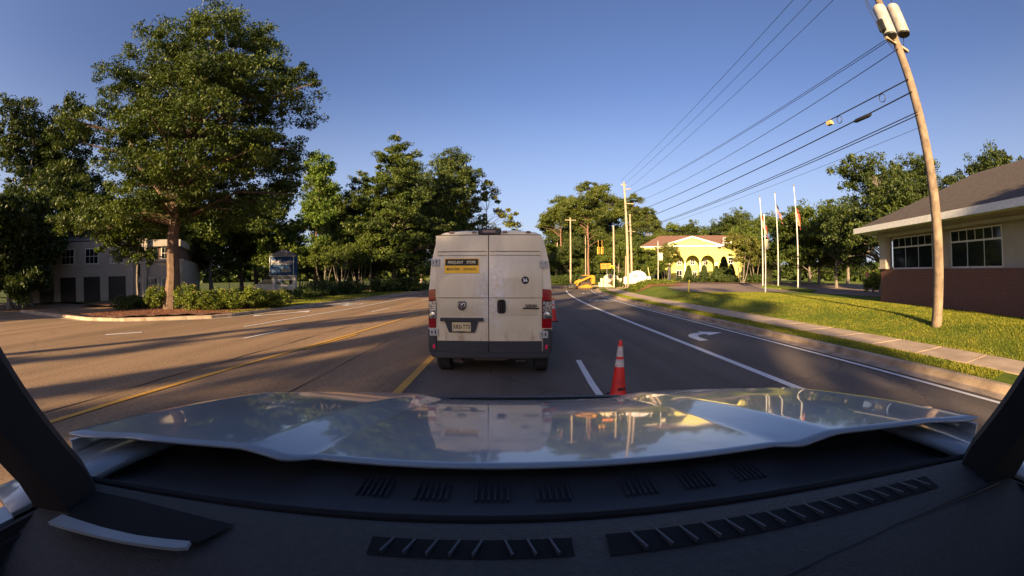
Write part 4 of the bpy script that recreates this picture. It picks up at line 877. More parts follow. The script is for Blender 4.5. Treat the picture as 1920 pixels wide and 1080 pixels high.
# ================================================================ POLES AND WIRES
GP = 'wooden utility poles'
def insul(b, x, y, z): b.lathe([(.02, 0), (.05, .03), (.03, .05), (.05, .08), (.03, .1), (.05, .13), (.02, .17)], 10, (x, y, z))
UP1 = empty('utility_pole', (14.7, 47.1, H(14.7, 47.1) - .1), label='tall weathered utility pole between the pines and the white domed sign', cat='utility pole', group=GP)
b = MB(); b.tube([(0, 0, 0), (-.12, 0, 7), (-.3, 0, 13.7)], [.19, .16, .12], 14); b.build('pole', POLEW, UP1, smooth=True)
b = MB(); b.tube([(.55, .1, 0), (.35, .05, 9.6)], [.15, .11], 12); b.build('pole', POLEW, UP1, smooth=True)
b = MB(); insul(b, -.6, 0, 13.45); insul(b, -.3, 0, 13.7); insul(b, .5, 0, 12.9); b.split('insulator', M('insulator_grey', (.4, .4, .42), .3), UP1, smooth=True)
b = MB(); b.box(-.75, .0, -.05, .05, 13.33, 13.45); b.box(-.1, .62, -.05, .05, 12.8, 12.9); b.box(-.3, .9, -.06, .06, 10.9, 11.0); b.box(-.2, .95, -.05, .05, 7.3, 7.38); b.split('crossarm', POLEW, UP1)
UP0 = empty('utility_pole', (12.55, 6.25, H(12.55, 6.25) - .1), label='near utility pole with grey transformer cans at the right edge, mostly above the road view', cat='utility pole', group=GP)
b = MB(); b.tube([(.35, .15, 0), (0.05, 0, 8), (-.1, 0, 13.6)], [.2, .165, .13], 16); b.build('pole', M('aged_pole_wood', (.26, .19, .13), .95, c2=(.13, .095, .065), sc_=3, bmp=.9, bsc=16), UP0, smooth=True)
b = MB(); b.box(-1.5, 1.3, -.06, .06, 12.9, 13.03); b.box(-.7, .7, -.07, .07, 9.2, 9.3); b.split('crossarm', POLEW, UP0)
b = MB(); [insul(b, x, 0, 13.02) for x in (-1.35, -.6, .15, 1.1)]; b.split('insulator', M('insulator_grey', (.4, .4, .42), .3), UP0, smooth=True)
for x, y, z in ((-.50, -.12, 9.35), (.44, -.26, 9.75)):
    b = MB(); b.lathe([(.23, 0), (.27, .02), (.27, 1.12), (.25, 1.18), (.08, 1.25), (.02, 1.26)], 22, (x, y, z)); tr_ = b.build('transformer', M('transformer_grey', (.36, .35, .32), .5, c2=(.24, .22, .19), sc_=4), UP0, smooth=True)
    b = MB(); b.lathe([(.242, 0), (.242, -.03), (.1, -.05)], 22, (x, y, z)); b.box(x - .05, x + .05, y - .26, y - .22, z + .2, z + .7); b.lathe([(.03, 0), (.06, .05), (.03, .1), (.06, .15), (.02, .22)], 10, (x - .08, y, z + 1.02)); b.split('bushing', DARKM, tr_, smooth=True)
b = MB(); b.box(-.85, -.6, -.2, .1, 9.45, 9.9); b.build('fuse_box', DARKM, UP0, bevel=.02)
b = MB(); b.tube([(-.5, 0, 11.4), (-.95, 0, 11.3), (-1.15, 0, 10.4), (-.95, 0, 9.6), (-.7, 0, 9.1), (-.35, 0, 8.85), (-.05, 0, 9.3)], .016, 6)
b.tube([(-.2, 0, 11.6), (-.8, .1, 11.65), (-1.0, 0, 10.8), (-.8, 0, 9.9)], .013, 6); b.tube([(.4, -.2, 11.6), (.75, -.2, 11.4), (.8, -.2, 10.2), (.4, 0, 9.2), (0, 0, 8.8)], .014, 6); b.split('drop_cable', CABLE, UP0, smooth=True)
def pole(lb, px, d, tpy, r0=.15, r1=.10, arm=None, name='utility_pole', cat='utility pole', mat=None, grp=GP, lean=0):
    x, y = pol(px, d); z0 = H(x, y) - .05; h = topz(px, tpy, d) - z0
    e = empty(name, (x, y, z0), label=lb, cat=cat, group=grp); b = MB(); b.tube([(0, 0, 0), (lean * .5, 0, h * .5), (lean, 0, h)], [r0, (r0 + r1) / 2, r1], 12); b.build('pole', mat or POLEW, e, smooth=True)
    if arm: b = MB(); b.box(lean - arm, lean + arm, -.05, .05, h - .6, h - .48); [insul(b, lean + q, 0, h - .5) for q in (-arm * .9, arm * .9)]; b.build('crossarm', POLEW, e)
    return e, x, y, z0, h
pA = pole('plain wooden pole with a short crossarm, rising left of the yellow loader', 1070, 80, 408, .2, .14, 1.15)
pB = pole('thin wooden pole between the crossarm pole and the tall pine trunk', 1098, 96, 422, .14, .09)
pC = pole('shorter bare wooden pole just right of the orange construction sign', 1151, 64, 423, .19, .13)
pD = pole('leaning grey pole close beside the right edge of the van', 1043, 110, 440, .2, .13, .8, lean=.4)
pE = pole('slim grey pole behind the tall utility pole, left of the white domed sign', 1173, 60, 480, .08, .06)
for (x, y, sx_, sz_, lb) in ((-16.3, -17.5, .5, 1.25, 'slender tree behind the truck, nearer the road'), (-19.5, -15, .42, 1.2, 'slender tree behind the truck, beside the driveway'), (-17.8, -25, .6, 1.5, 'slender tree behind the truck, furthest back')):
    copy_tree(B3, None, (x, y, .05), x, (sx_, sx_, sz_), label=lb, cat='tree', group=G5)
for k_, (x, y) in enumerate(((-14.9, -13), (-17.2, -7))):
    e = empty('utility_pole', (x, y, .1), label=('wooden pole on the left verge behind the truck, nearest the road', 'wooden pole beside the driveway behind the truck', 'wooden pole furthest behind the truck on the left verge')[k_], cat='utility pole', group=GP); b = MB(); b.tube([(0, 0, 0), (.1, 0, 12)], [.24, .16], 12); b.build('pole', POLEW, e, smooth=True); b = MB(); b.box(-1.1, 1.1, -.06, .06, 11.2, 11.35); b.build('crossarm', POLEW, e)
def wire(lb, a, c, sag, r=.012, name='overhead_wire', ncab=1, off=.05):
    b = MB()
    for k in range(ncab):
        pts = []
        for i in range(41):
            t = i / 40; pts.append((a[0] + (c[0] - a[0]) * t, a[1] + (c[1] - a[1]) * t, a[2] + (c[2] - a[2]) * t - 4 * sag * t * (1 - t) - k * off))
        b.tube(pts, r, 5, cap=False)
    o = b.build(name, CABLE, smooth=True, fix=False); return tag(o, lb, 'wire', 'overhead wires from the tall pole to the transformer pole')
wire('uppermost leftmost bare wire rising from the tall pole top', (14.0, 47, 14.1), (11.2, 6.25, 13.2), .3)
wire('second bare wire from the top', (14.4, 47, 13.6), (11.95, 6.25, 13.2), .3)
wire('third bare wire from the top', (15.2, 47, 13.3), (12.85, 6.25, 13.2), .3)
wire('closely spaced pair of wires ending just below the transformers', (15.5, 47, 12.6), (12.4, 6.2, 9.8), .5, .013, ncab=2, off=.09)
wire('slightly kinked single wire ending below the transformers', (15.8, 47, 11.3), (12.4, 6.2, 9.25), .6, .015)
wire('thick cable carrying the small yellow box', (14.6, 47, 9.6), (12.4, 6.2, 8.1), .4, .024)
wire('thick cable carrying the dark splice case', (14.6, 47, 8.4), (12.4, 6.2, 7.65), .4, .026)
wire('lowest pair of thick cables', (14.6, 47, 7.4), (12.4, 6.2, 6.95), .4, .018, ncab=2, off=.1)
wire('thin lowest line beneath the paired cables', (14.6, 47, 6.9), (12.4, 6.2, 6.45), .3, .007)
def cab_pt(a, c, sag, t): return Vector((a[0] + (c[0] - a[0]) * t, a[1] + (c[1] - a[1]) * t, a[2] + (c[2] - a[2]) * t - 4 * sag * t * (1 - t)))
for lb, a, c, t, kind in (('small yellow box clipped under the thick cable', (14.6, 47, 9.6), (12.4, 6.2, 8.1), .888, 'box'), ('coil of spare cable beside the yellow box', (14.6, 47, 9.6), (12.4, 6.2, 8.1), .903, 'coil'), ('coil of spare cable nearest the transformer pole', (14.6, 47, 9.6), (12.4, 6.2, 8.1), .965, 'coil'), ('dark splice case hanging on the cable right of the coil', (14.6, 47, 8.4), (12.4, 6.2, 7.65), .935, 'splice')):
    p = cab_pt(a, c, .4, t); b = MB()
    if kind == 'box': b.box(-.10, .10, -.14, .14, -.2, -.04); o = b.build('cable_box', M('box_yellow', (.6, .42, .16), .6), bevel=.01)
    elif kind == 'coil':
        for k in range(3): b.tube([(.0 + k * .012, .15 * math.cos(q), -.17 + .15 * math.sin(q)) for q in np.linspace(0, 6.283, 20)], .010, 6)
        o = b.build('cable_coil', CABLE, smooth=True)
    else: b.lathe([(.02, -.5), (.06, -.4), (.075, -.35), (.075, .35), (.06, .4), (.02, .5)], 12, (0, 0, -.04), axis='y'); o = b.build('splice_case', CABLE, smooth=True)
    o.location = p; tag(o, lb, {'box': 'cable box', 'coil': 'cable coil', 'splice': 'splice case'}[kind])
def span(lb, p, q, sag, r=.02):
    return wire(lb, p, q, sag, r)
span('cable slung left from the tall pole to the bare wooden pole', (14.7, 47, 7.2), (pC[1], pC[2], 8.0), .5).__setitem__('group', 'cables over the intersection')
sg0 = (pC[1], pC[2], 8.6); sg1 = (pA[1], pA[2], 9.6)
sp = span('signal span wire between the bare pole and the crossarm pole', sg0, sg1, .9); sp['group'] = 'cables over the intersection'
for lb, a, c in (('long cable leaving right from the tall pole above the building roof', (14.9, 47, 8.2), (30, 46, 8.0)), ('thin line leading left past the van from the leaning pole', (pD[1], pD[2], 12), (-6, 120, 11))):
    s_ = span(lb, a, c, .5); s_['group'] = 'cables over the intersection'

# traffic signals --------------------------------------------------
SIGY = M('signal_yellow', (.75, .42, .05), .5)
for px, lb in ((1122, 'left of the two yellow traffic signal heads'), (1129, 'right of the two yellow traffic signal heads')):
    d = 68; x, y = pol(px, d); z = topz(px, 470, d)
    e = empty('traffic_signal', (x, y, z), label=lb, cat='traffic signal', group='traffic signals over the intersection')
    b = MB(); b.box(-.2, .2, -.12, .12, -.62, .62); b.tube([(0, 0, .6), (0, 0, 1.9)], .03, 6); b.build('housing', SIGY, e, bevel=.02)
    for k, cc in enumerate(((.25, .02, .02), (.2, .12, .02), (.02, .12, .05))):
        b = MB(); b.lathe([(.13, -.125), (.12, -.135), (.001, -.14)], 16, (0, 0, .4 - k * .4), axis='y'); b.build('lens', M('signal_lens_%s' % 'abc'[k], cc, .3), e)
        b = MB(); b.lathe([(.15, -.12), (.15, -.3)], 16, (0, 0, .4 - k * .4), axis='y'); b.f = [f for f in b.f if len(f) == 4]; b.m = [0] * len(b.f); b.build('visor', SIGY, e)

# orange construction sign -----------------------------------------
x, y = pol(1138, 60); z0 = H(x, y)
e = empty('construction_sign', (x, y, 0), label='orange rectangular construction sign on a thin post right of the loader', cat='road sign')
b = MB(); zt = topz(1138, 494, 60); b.box(-.03, .03, 0, .05, 0, zt - .7); b.build('post', METAL, e)
b = MB(); b.box(-.82, .82, -.03, 0, zt - .82, zt); pn = b.build('panel', M('sign_orange', (.85, .26, .02), .5), e, bevel=.01); pn.rotation_euler = (0, R(-3), 0)
b = MB()
for row, seq in ((zt - .27, '1111011111'), (zt - .56, '1011011110')):
    for i, ch in enumerate(seq):
        if ch == '1': b.box(-.66 + i * .132, -.56 + i * .132, -.036, -.03, row - .09, row + .09)
b.split('marking', M('sign_marking', (.12, .03, .01), .6), pn)
x, y = pol(1148.5, 62); zz = topz(1148.5, 501, 62)
e = empty('warning_sign', (x, y, zz), label='small yellow sign beside the bare wooden pole', cat='road sign'); b = MB(); b.box(-.32, .32, -.02, 0, -.25, .25); b.build('panel', M('sign_yellow', (.85, .65, .03), .5), e); b = MB(); b.tube([(.3, .03, -zz + .1), (.3, .03, .2)], .025, 6); b.build('post', METAL, e)

# skid steer loader -------------------------------------------------
LY = M('loader_yellow', (.52, .25, .018), .5, c2=(.40, .18, .012), sc_=3); x, y = pol(1093, 53.5)
ld = empty('track_loader', (x, y, .02), R(8), label='yellow compact track loader facing left on the road by the intersection', cat='loader'); ld.scale = (.93, .93, .93)
def trk(y0):
    b = MB(); P = [(-1.05, .30), (-.95, .08), (-.8, .0), (1.0, .0), (1.2, .1), (1.35, .32), (1.25, .5), (.55, .78), (.35, .8), (-.85, .48)]
    b.prism(P, y0, y0 + .35); o = b.build('track', M('track_rubber', (.25, .13, .04), .9, c2=(.05, .04, .03), sc_=9), ld, bevel=.04)
    b = MB(); b.prism([(p[0] * .78 + .03, p[1] * .62 + .14) for p in P], y0 - .02, y0 + .37); b.build('track_frame', LY, o)
    for k in range(5): b = MB(); b.lathe([(.10, -.03), (.10, .40)], 12, (-.7 + k * .4, y0, .14), axis='y'); b.build('roller', DARKM, o)
trk(-.85); trk(.5)
b = MB(); b.prism([(-.55, .35), (1.25, .35), (1.4, .75), (1.2, 1.2), (.7, 1.2), (-.5, .95)], -.55, .55); b.build('chassis', M('loader_dark', (.06, .04, .02), .6), ld, bevel=.04)
b = MB(); b.prism([(1.1, .8), (1.62, .75), (1.66, 1.78), (1.2, 1.9)], -.82, .82); b.build('engine_cover', LY, ld, bevel=.04)
b = MB(); b.prism([(-.35, .95), (.85, .95), (.85, 1.95), (-.1, 1.95), (-.3, 1.5)], -.45, .45); cb = b.build('cab', M('cab_dark', (.03, .03, .028), .3), ld, bevel=.05)
b = MB(); b.box(-.15, .95, -.5, .5, 1.95, 2.05); b.build('cab_roof', LY, cb, bevel=.02)
for s_ in (-1, 1):
    b = MB(); b.prism([(1.62, 1.55), (1.6, 1.98), (1.1, 2.08), (-1.0, 1.15), (-1.35, .55), (-1.15, .45), (-.8, .95), (1.0, 1.72)], s_ * .66 - .07, s_ * .66 + .07); b.build('lift_arm', LY, ld, bevel=.02)
    b = MB(); b.tube([(1.0, s_ * .55, 1.0), (-.35, s_ * .62, 1.25)], .05, 8); b.build('hydraulic_cylinder', DARKM, ld)
b = MB(); b.box(1.66, 1.8, -.6, .6, .6, 1.8); b.build('rear_grille', M('loader_dark', (.06, .04, .02), .6), ld, bevel=.02)
b = MB(); b.box(-1.5, -1.25, -.75, .75, .15, .8); b.lathe([(.1, -.85), (.33, -.8), (.33, .8), (.1, .85)], 16, (-1.75, 0, .36), axis='y'); b.lathe([(.05, -.8), (.24, -.7), (.24, .7), (.05, .8)], 12, (-2.15, 0, .26), axis='y'); b.build('attachment', M('attachment_black', (.04, .035, .03), .6), ld, bevel=.02)

# yellow post, pole lamps, guy guards --------------------------------
x, y = G(1291, 548); e = empty('marker_post', (x, y, H(x, y)), label='slender yellow marker post at the lawn edge before the lot', cat='post'); hh = topz(1292, 525, math.hypot(x, y)) - H(x, y)
b = MB(); b.tube([(-.02, 0, -.05), (.06, 0, hh)], [.062, .055], 12); b.lathe([(.057, 0), (.04, .025), (.001, .035)], 12, (.06, 0, hh)); b.build('post', M('post_yellow', (.75, .62, .04), .5), e, smooth=True)
for px, lb, dx in ((1209, 'left of the two pale guy wire guards right of the domed sign', -1.3), (1214.5, 'right of the two pale guy wire guards right of the domed sign', -.55)):
    x, y = pol(px + 7, 56); b = MB(); z = H(x, y); b.tube([(x, y, z), (x + dx, y, z + 2.6 + (.3 if dx > -1 else 0))], .05, 8); o = b.build('guy_guard', M('guard_cream', (.75, .62, .3), .6)); tag(o, lb, 'guy guard', 'guy wire guards')
def lamp_post(lb, bx, by, tpy, boxpx, boxpy, boxw, boxh, mat, d=None, side=1):
    if d: x, y = pol(bx, d)
    else: x, y = G(bx, by); d = math.hypot(x, y)
    z0 = H(x, y) - .03; h = topz(bx, tpy, d) - z0
    e = empty('pole_banner', (x, y, z0), label=lb, cat='pole with box'); b = MB(); b.tube([(0, 0, 0), (-.0, 0, h)], [.06, .05], 12); b.build('pole', mat, e, smooth=True)
    zc = topz(boxpx, boxpy, d) - z0; b = MB(); b.box(.07, .07 + boxw, -.12, .12, zc - boxh / 2, zc + boxh / 2); b.build('hanging_box', M('box_cream', (.72, .62, .42), .5), e, bevel=.02)
POLW = M('white_pole_metal', (.50, .47, .42), .35, .2)
lamp_post('shorter pale pole with a cream box hanging on it, left of the striped flag', 1435, 548, 402, 1438, 458, .26, .85, POLW)
lamp_post('thin white pole with a white box, before the left end of the yellow building', 1234, 0, 452, 1238, 481, .55, .95, POLW, d=50)
# black lamp post before the arch
x, y = pol(1325, 66); e = empty('lamp_post', (x, y, H(x, y)), label='small black lamp post in front of the middle arch', cat='lamp post'); b = MB(); b.tube([(0, 0, 0), (0, 0, 2.9)], .05, 8); b.build('pole', DARKM, e); b = MB(); b.lathe([(.1, 2.9), (.2, 3.1), (.22, 3.35), (.05, 3.5)], 12); b.build('lantern', DARKM, e)
x, y = G(430, 546, .13); e = empty('lamp_post', (x, y, .1), label='slim dark lamp post behind the shrubs, left of the bank sign', cat='lamp post'); b = MB(); b.tube([(0, 0, 0), (0, 0, 2.6)], .05, 8); b.build('pole', DARKM, e); b = MB(); b.lathe([(.08, 2.6), (.17, 2.75), (.19, 3.05), (.04, 3.2)], 12); b.build('lantern', M('lantern_amber', (.5, .3, .12), .4), e)

# flagpoles ---------------------------------------------------------
def flag_mesh(w_, h_, e, x0, z0, kind):
    nu, nv = 20, 26; vs = []; fs = []; mi = []
    for j in range(nv + 1):
        for i in range(nu + 1):
            u = i / nu; v = j / nv
            xx = x0 + .03 + u * w_ * (.30 + .12 * v) + .05 * math.sin(u * 16 + v * 2) * u; yy = .13 * math.sin(u * 13 + v * 3) * min(1, u * 4); zz = z0 - v * h_ - (u ** .8) * w_ * .85 * (1 - .25 * v)
            vs.append((xx, yy, zz))
    for j in range(nv):
        for i in range(nu):
            fs.append((j * (nu + 1) + i, j * (nu + 1) + i + 1, (j + 1) * (nu + 1) + i + 1, (j + 1) * (nu + 1) + i))
            if kind == 'stripes': mi.append(2 if (i < nu * .4 and j < nv * 7 / 13) else ((j // 2) % 2))
            else: mi.append(0 if (j < nv * .33 or i > nu * .6) else 1)
    b = MB(); b.v = vs; b.f = fs; b.m = mi; cols = [M('flag_red', (.42, .012, .02), .8), M('flag_white', (.42, .36, .35), .8), M('flag_blue', (.012, .016, .09), .8)]
    if kind != 'stripes': cols = [M('flag_faded_red', (.40, .03, .025), .8), M('flag_cream', (.45, .26, .16), .8)]
    f = b.build('flag', cols, e, smooth=True, fix=False); return f
GF = 'flagpoles by the parking lot'
for bx, by, tx, tpy, kind, fpy, lb in ((1430, 537, 1425, 371, 'red', 398, 'leftmost flagpole with a limp red and cream flag'), (1459, 538, 1451, 363, 'stripes', 375, 'middle flagpole with a limp red and white striped flag'), (1496, 545, 1488, 350, 'red', 385, 'right-hand flagpole with a thin limp reddish flag')):
    x, y = G(bx, by); d = math.hypot(x, y); z0 = H(x, y) - .02; h = topz(tx, tpy, d) - z0
    e = empty('flagpole', (x, y, z0), label=lb, cat='flagpole', group=GF)
    b = MB(); b.tube([(0, 0, 0), (-.01, 0, h * .6), (-.03, 0, h)], [.085, .07, .04], 14); b.build('pole', POLW, e, smooth=True)
    b = MB(); b.lathe([(.001, -.0), (.06, .03), (.085, .09), (.06, .15), (.001, .18)], 14, (-.03, 0, h + .05)); b.lathe([(.03, -.05), (.03, .06)], 8, (-.03, 0, h)); b.build('finial', M('finial_gold', (.5, .4, .2), .3, .6), e, smooth=True)
    b = MB(); b.lathe([(.17, 0), (.15, .06), (.09, .10)], 14); b.build('base_collar', POLW, e, smooth=True)
    zf = topz(tx, fpy, d) - z0
    if kind == 'stripes': flag_mesh(2.3, 1.3, e, .05, zf, kind)
    else: flag_mesh(2.2 if bx < 1450 else 1.2, 1.6, e, .05, zf, kind)
    b = MB(); b.tube([(.09, 0, .9), (.06, 0, h - .1)], .006, 5); b.build('halyard', CABLE, e)
x, y = pol(268, 32.5); e = empty('flagpole', (x, y, .12), label='thin white flagpole in front of the cream office building at the far left', cat='flagpole'); b = MB(); b.tube([(0, 0, 0), (0, 0, 4.35)], [.05, .04], 10); b.build('pole', POLW, e, smooth=True); b = MB(); b.lathe([(.001, 0), (.07, .06), (.001, .13)], 10, (0, 0, 4.35)); b.build('finial', METAL, e, smooth=True)
x, y = pol(695, 10)

# stop sign and small far things ------------------------------------
x, y = pol(1626, 52); e = empty('stop_sign', (x, y, H(x, y)), label='red octagonal stop sign beyond the lot, left of the brick building', cat='road sign'); zc = topz(1626, 515, 52) - H(x, y)
b = MB(); b.prism([(.36 * math.cos(R(22.5 + 45 * k)), zc + .36 * math.sin(R(22.5 + 45 * k))) for k in range(8)], -.02, 0); pn = b.build('panel', M('sign_red', (.6, .02, .05), .4), e); b = MB(); b.box(-.03, .03, 0, .04, 0, zc); b.build('post', METAL, e); text('STOP', .24, (0, -.024, zc), FACE, TXTW, pn, bold=.004)

# monument signs ----------------------------------------------------
STN = M('cream_stone', (.68, .58, .38), .8, c2=(.55, .45, .28), sc_=2)
x, y = pol(1146, 66); e = empty('monument_sign', (x, y, H(x, y) - .05), R(-8), label='cream arched stone sign with a dark letter emblem, behind the bare pole', cat='monument sign')
arc = [(-1.3, 0), (1.3, 0), (1.3, 1.5)] + [(1.3 * math.cos(a), 1.5 + .75 * math.sin(a)) for a in np.linspace(.1, math.pi - .1, 12)] + [(-1.3, 1.5)]
b = MB(); b.prism(arc, 0, .35); pn = b.build('panel', STN, e, bevel=.03)
b = MB(); b.box(-1.85, -1.45, -.1, .4, 0, 1.5); b.box(1.45, 1.85, -.1, .4, 0, 1.5); b.box(-2.15, -1.9, 0, .3, 0, .8); b.box(1.9, 2.15, 0, .3, 0, .8); b.split('pillar', STN, e, bevel=.03)
text('L', 1.0, (.05, -.02, 1.55), FACE, M('emblem_brown', (.06, .025, .02), .5), pn, name='emblem', bold=.03, ext=.02)
b = MB(); b.prism([(-.7, .55), (.1, 1.2), (.75, 1.1), (.7, .4), (.1, .35)], -.02, 0); b.build('dark_relief', M('relief_brown', (.14, .06, .05), .7), pn)
WS = M('white_sign_paint', (.60, .57, .58), .5)
x, y = pol(1196, 49.5); e = empty('domed_sign', (x, y, H(x, y) - .1), R(-14), label='white dome-topped sign with a dark oval emblem right of the tall pole', cat='monument sign')
arc = [(-1.45, 0), (1.3, 0), (1.3, 1.05)] + [(-.05 + 1.35 * math.cos(a), 1.05 + .82 * math.sin(a)) for a in np.linspace(.05, math.pi - .05, 14)] + [(-1.45, 1.0)]
b = MB(); b.prism(arc, 0, 1.1); pn = b.build('panel', WS, e, bevel=.1, smooth=True)
b = MB(); b.prism([(-.38 + .36 * math.cos(a), 1.15 + .2 * math.sin(a)) for a in np.linspace(0, 6.283, 24, endpoint=False)], -.03, 0); ov = b.build('oval_emblem', TXTK, pn)
b = MB(); b.prism([(-.38 + .2 * math.cos(a), 1.17 + .07 * math.sin(a)) for a in np.linspace(0, 6.283, 16, endpoint=False)], -.045, -.03); b.build('oval_centre', METAL, ov); e.scale = (.86, .86, .90)
b = MB(); b.box(-.12, .06, -.02, 0, 1.45, 1.7); b.box(-.12, .08, -.02, 0, .6, .9); b.split('violet_mark', M('violet_mark', (.35, .12, .22), .6), pn)
b = MB(); b.box(-2.1, -1.5, 0, .5, 0, 1.0); b.box(1.35, 1.95, .1, .6, 0, 1.05); b.split('side_wing', WS, e, bevel=.03)

# bank sign (left) --------------------------------------------------
BLU = M('sign_blue', (.004, .042, .12), .6, c2=(.003, .035, .10), sc_=2, spec=.2); x, y = G(533, 556, .13); d = math.hypot(x, y)
e = empty('bank_sign', (x, y, .1), R(15), label='blue bank sign with white lettering under a small gabled roof on two white posts', cat='sign')
wz = lambda py: topz(533, py, d) - .1
WPT = M('white_post_paint', (.46, .44, .42), .6)
for x0 in (-1.12, .82):
    b = MB(); b.box(x0, x0 + .34, -.2, .2, 0, wz(515)); b.build('post', WPT, e, bevel=.015)
zb, zt = wz(516), wz(480)
b = MB(); b.box(-1.28, 1.22, -.32, .32, zb, zt); cb = b.build('cabinet', BLU, e, bevel=.01)
b = MB(); b.box(-1.30, -1.24, -.34, -.30, zb, zt); b.box(.98, 1.04, -.34, -.30, zb, zt); b.box(-1.3, 1.24, -.35, -.3, zb - .05, zb); b.box(-1.3, 1.24, -.35, -.3, zt - .06, zt); b.build('frame', WPT, cb)
text('MidSouth', .62, (-.12, -.335, zb + (zt - zb) * .66), FACE, M('sign_silver_lettering', (.33, .30, .29), .5), cb, bold=.012, xs=.85, ext=.015)
text('Bank', .56, (.32, -.335, zb + (zt - zb) * .26), FACE, M('sign_silver_lettering', (.33, .30, .29), .5), cb, bold=.012, xs=.85, ext=.015)
b = MB(); b.prism([(-1.15, zb + .15), (-1.0, zb + .62), (-.55, zb + .66), (-.25, zb + .45), (-.2, zb + .15)], -.33, -.3); b.build('logo_patch', M('sign_light_blue', (.006, .07, .20), .5), cb)
b = MB(); b.prism([(-1.42, zt), (1.34, zt), (0, zt + .55)], -.45, .45); b.build('roof', M('sign_roof_grey', (.16, .15, .16), .8), e, bevel=.01)
b = MB(); b.box(-.78, .82, -.1, .1, wz(526), wz(517) - .02); mb = b.build('message_board', M('board_grey', (.45, .47, .48), .5), e, bevel=.01)
text('24 HR BANKING', .2, (.02, -.11, (wz(526) + wz(517)) / 2 - .01), FACE, TXTK, mb, bold=.006, xs=.95)

# silver parked car behind the reddish shrub ------------------------
x, y = pol(515, 42); car = empty('parked_car', (x, y, .12), R(20), label='silver car parked behind the reddish shrub under the bank sign', cat='car')
CP = M('car_silver', (.42, .44, .45), .3, .5, coat=.6); b = MB()
prof = [(-2.2, .35), (2.2, .35), (2.25, .62), (2.1, .82), (1.2, .95), (.45, 1.42), (-.95, 1.45), (-1.75, 1.02), (-2.2, .95)]
b.prism(prof, -.85, .85); cbod = b.build('body', CP, car, bevel=.08, smooth=True)
b = MB(); b.prism([(1.05, .97), (.4, 1.38), (-.9, 1.40), (-1.55, 1.03)], -.862, .862); b.build('window', GLASS, car)
for xx, yy in ((-1.35, -.75), (1.35, -.75), (-1.35, .75), (1.35, .75)):
    b = MB(); b.lathe([(.2, -.1), (.32, -.1), (.32, .1), (.2, .1)], 20, (xx, yy, .32), axis='y'); wl_ = b.build('wheel', RUB, car, smooth=True); b = MB(); b.lathe([(.19, -.105), (.19, .105)], 16, (xx, yy, .32), axis='y'); b.build('rim', METAL, wl_)

# ================================================================ BUILDINGS
ROOFB = M('brown_shingles', (.20, .10, .065), .9, c2=(.15, .075, .05), sc_=2.5, bmp=.6, bsc=30)
YB = brick('yellow_painted_brick', (.60, .55, .15), (.55, .50, .13), (.50, .46, .15), 1.6)
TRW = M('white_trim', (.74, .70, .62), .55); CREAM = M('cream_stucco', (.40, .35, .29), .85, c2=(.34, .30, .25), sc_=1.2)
# yellow building: local x runs along the facade, -y faces the road
bx_, by_ = 36.6, 72.0; zB = 1.0
yb = empty('yellow_office_building', (bx_, by_, zB), R(-27), label='yellow painted brick building with a gabled portico of three arches and a brown roof', cat='building')
def wallx(b, x0, x1, y0, y1, z0, z1): b.box(x0, x1, y0, y1, z0, z1)
ev = topz(1300, 463, 80) - zB; ap = topz(1298, 443, 80) - zB
b = MB(); b.box(-10.5, -5, .0, .4, 0, ev); b.box(5.0, 17, .0, .4, 0, ev); b.box(-5, 5, 2.4, 2.8, 0, ev); b.box(-5, -4.6, .4, 2.4, 0, ev); b.box(4.6, 5, .4, 2.4, 0, ev)
b.box(-10.5, -10.1, .4, 14, 0, ev); b.box(16.6, 17, .4, 14, 0, ev); b.box(-10.1, 16.6, 13.6, 14, 0, ev); b.build('wall', YB, yb)
# portico front with three arches cut from the outline
def arch_front(x0, x1, zt, centres, half, spring, y0, y1, mat, nm, par):
    b = MB(); xs = sorted(set([x0, x1] + [c + half * math.cos(a) for c in centres for a in np.linspace(0, math.pi, 15)]))
    def under(x):
        for c in centres:
            if abs(x - c) < half - 1e-6: return spring + math.sqrt(max(0, half * half - (x - c) ** 2))
        return None
    for a, c in zip(xs, xs[1:]):
        mid = (a + c) / 2; u = under(mid)
        if u is None: b.box(a, c, y0, y1, 0, zt)
        else:
            za = under(a) or spring; zc = under(c) or spring
            vs = [(a, y0, za), (c, y0, zc), (c, y0, zt), (a, y0, zt), (a, y1, za), (c, y1, zc), (c, y1, zt), (a, y1, zt)]
            b.add(vs, [(0, 1, 2, 3), (7, 6, 5, 4), (0, 4, 5, 1), (3, 2, 6, 7)])
    return b.build(nm, mat, par)
arch_front(-5.2, 5.2, ev, (-3.15, 0, 3.15), 1.40, 3.75, -1.1, -.6, YB, 'portico_front', yb)
b = MB(); b.box(-5.2, -4.8, -.6, 0, 0, ev); b.box(4.8, 5.2, -.6, 0, 0, ev); b.split('portico_side', YB, yb)
b = MB(); b.prism([(-5.6, ev + .28), (5.6, ev + .28), (0, ap - .25)], -1.0, 3.5); b.build('gable', YB, yb)
b = MB()
for s_ in (-1, 1): b.prism([(0, ap), (0, ap - .34), (s_ * 6.05, ev + .12), (s_ * 6.05, ev + .45)], -1.35, -.95)
b.box(-6.1, 6.1, -1.35, -1.0, ev, ev + .26); b.build('gable_trim', TRW, yb)
b = MB(); b.box(-11, -5.3, -.25, .0, ev, ev + .26); b.box(5.3, 17.5, -.25, .0, ev, ev + .26)
for c in (-1.575, 1.575): b.box(c - .13, c + .13, -1.2, -1.1, 0, 3.7)
for c in (-4.85, 4.85): b.box(c - .26, c + .26, -1.2, -1.1, 0, 3.7)
b.split('white_trim', TRW, yb)
rd = ap + .95
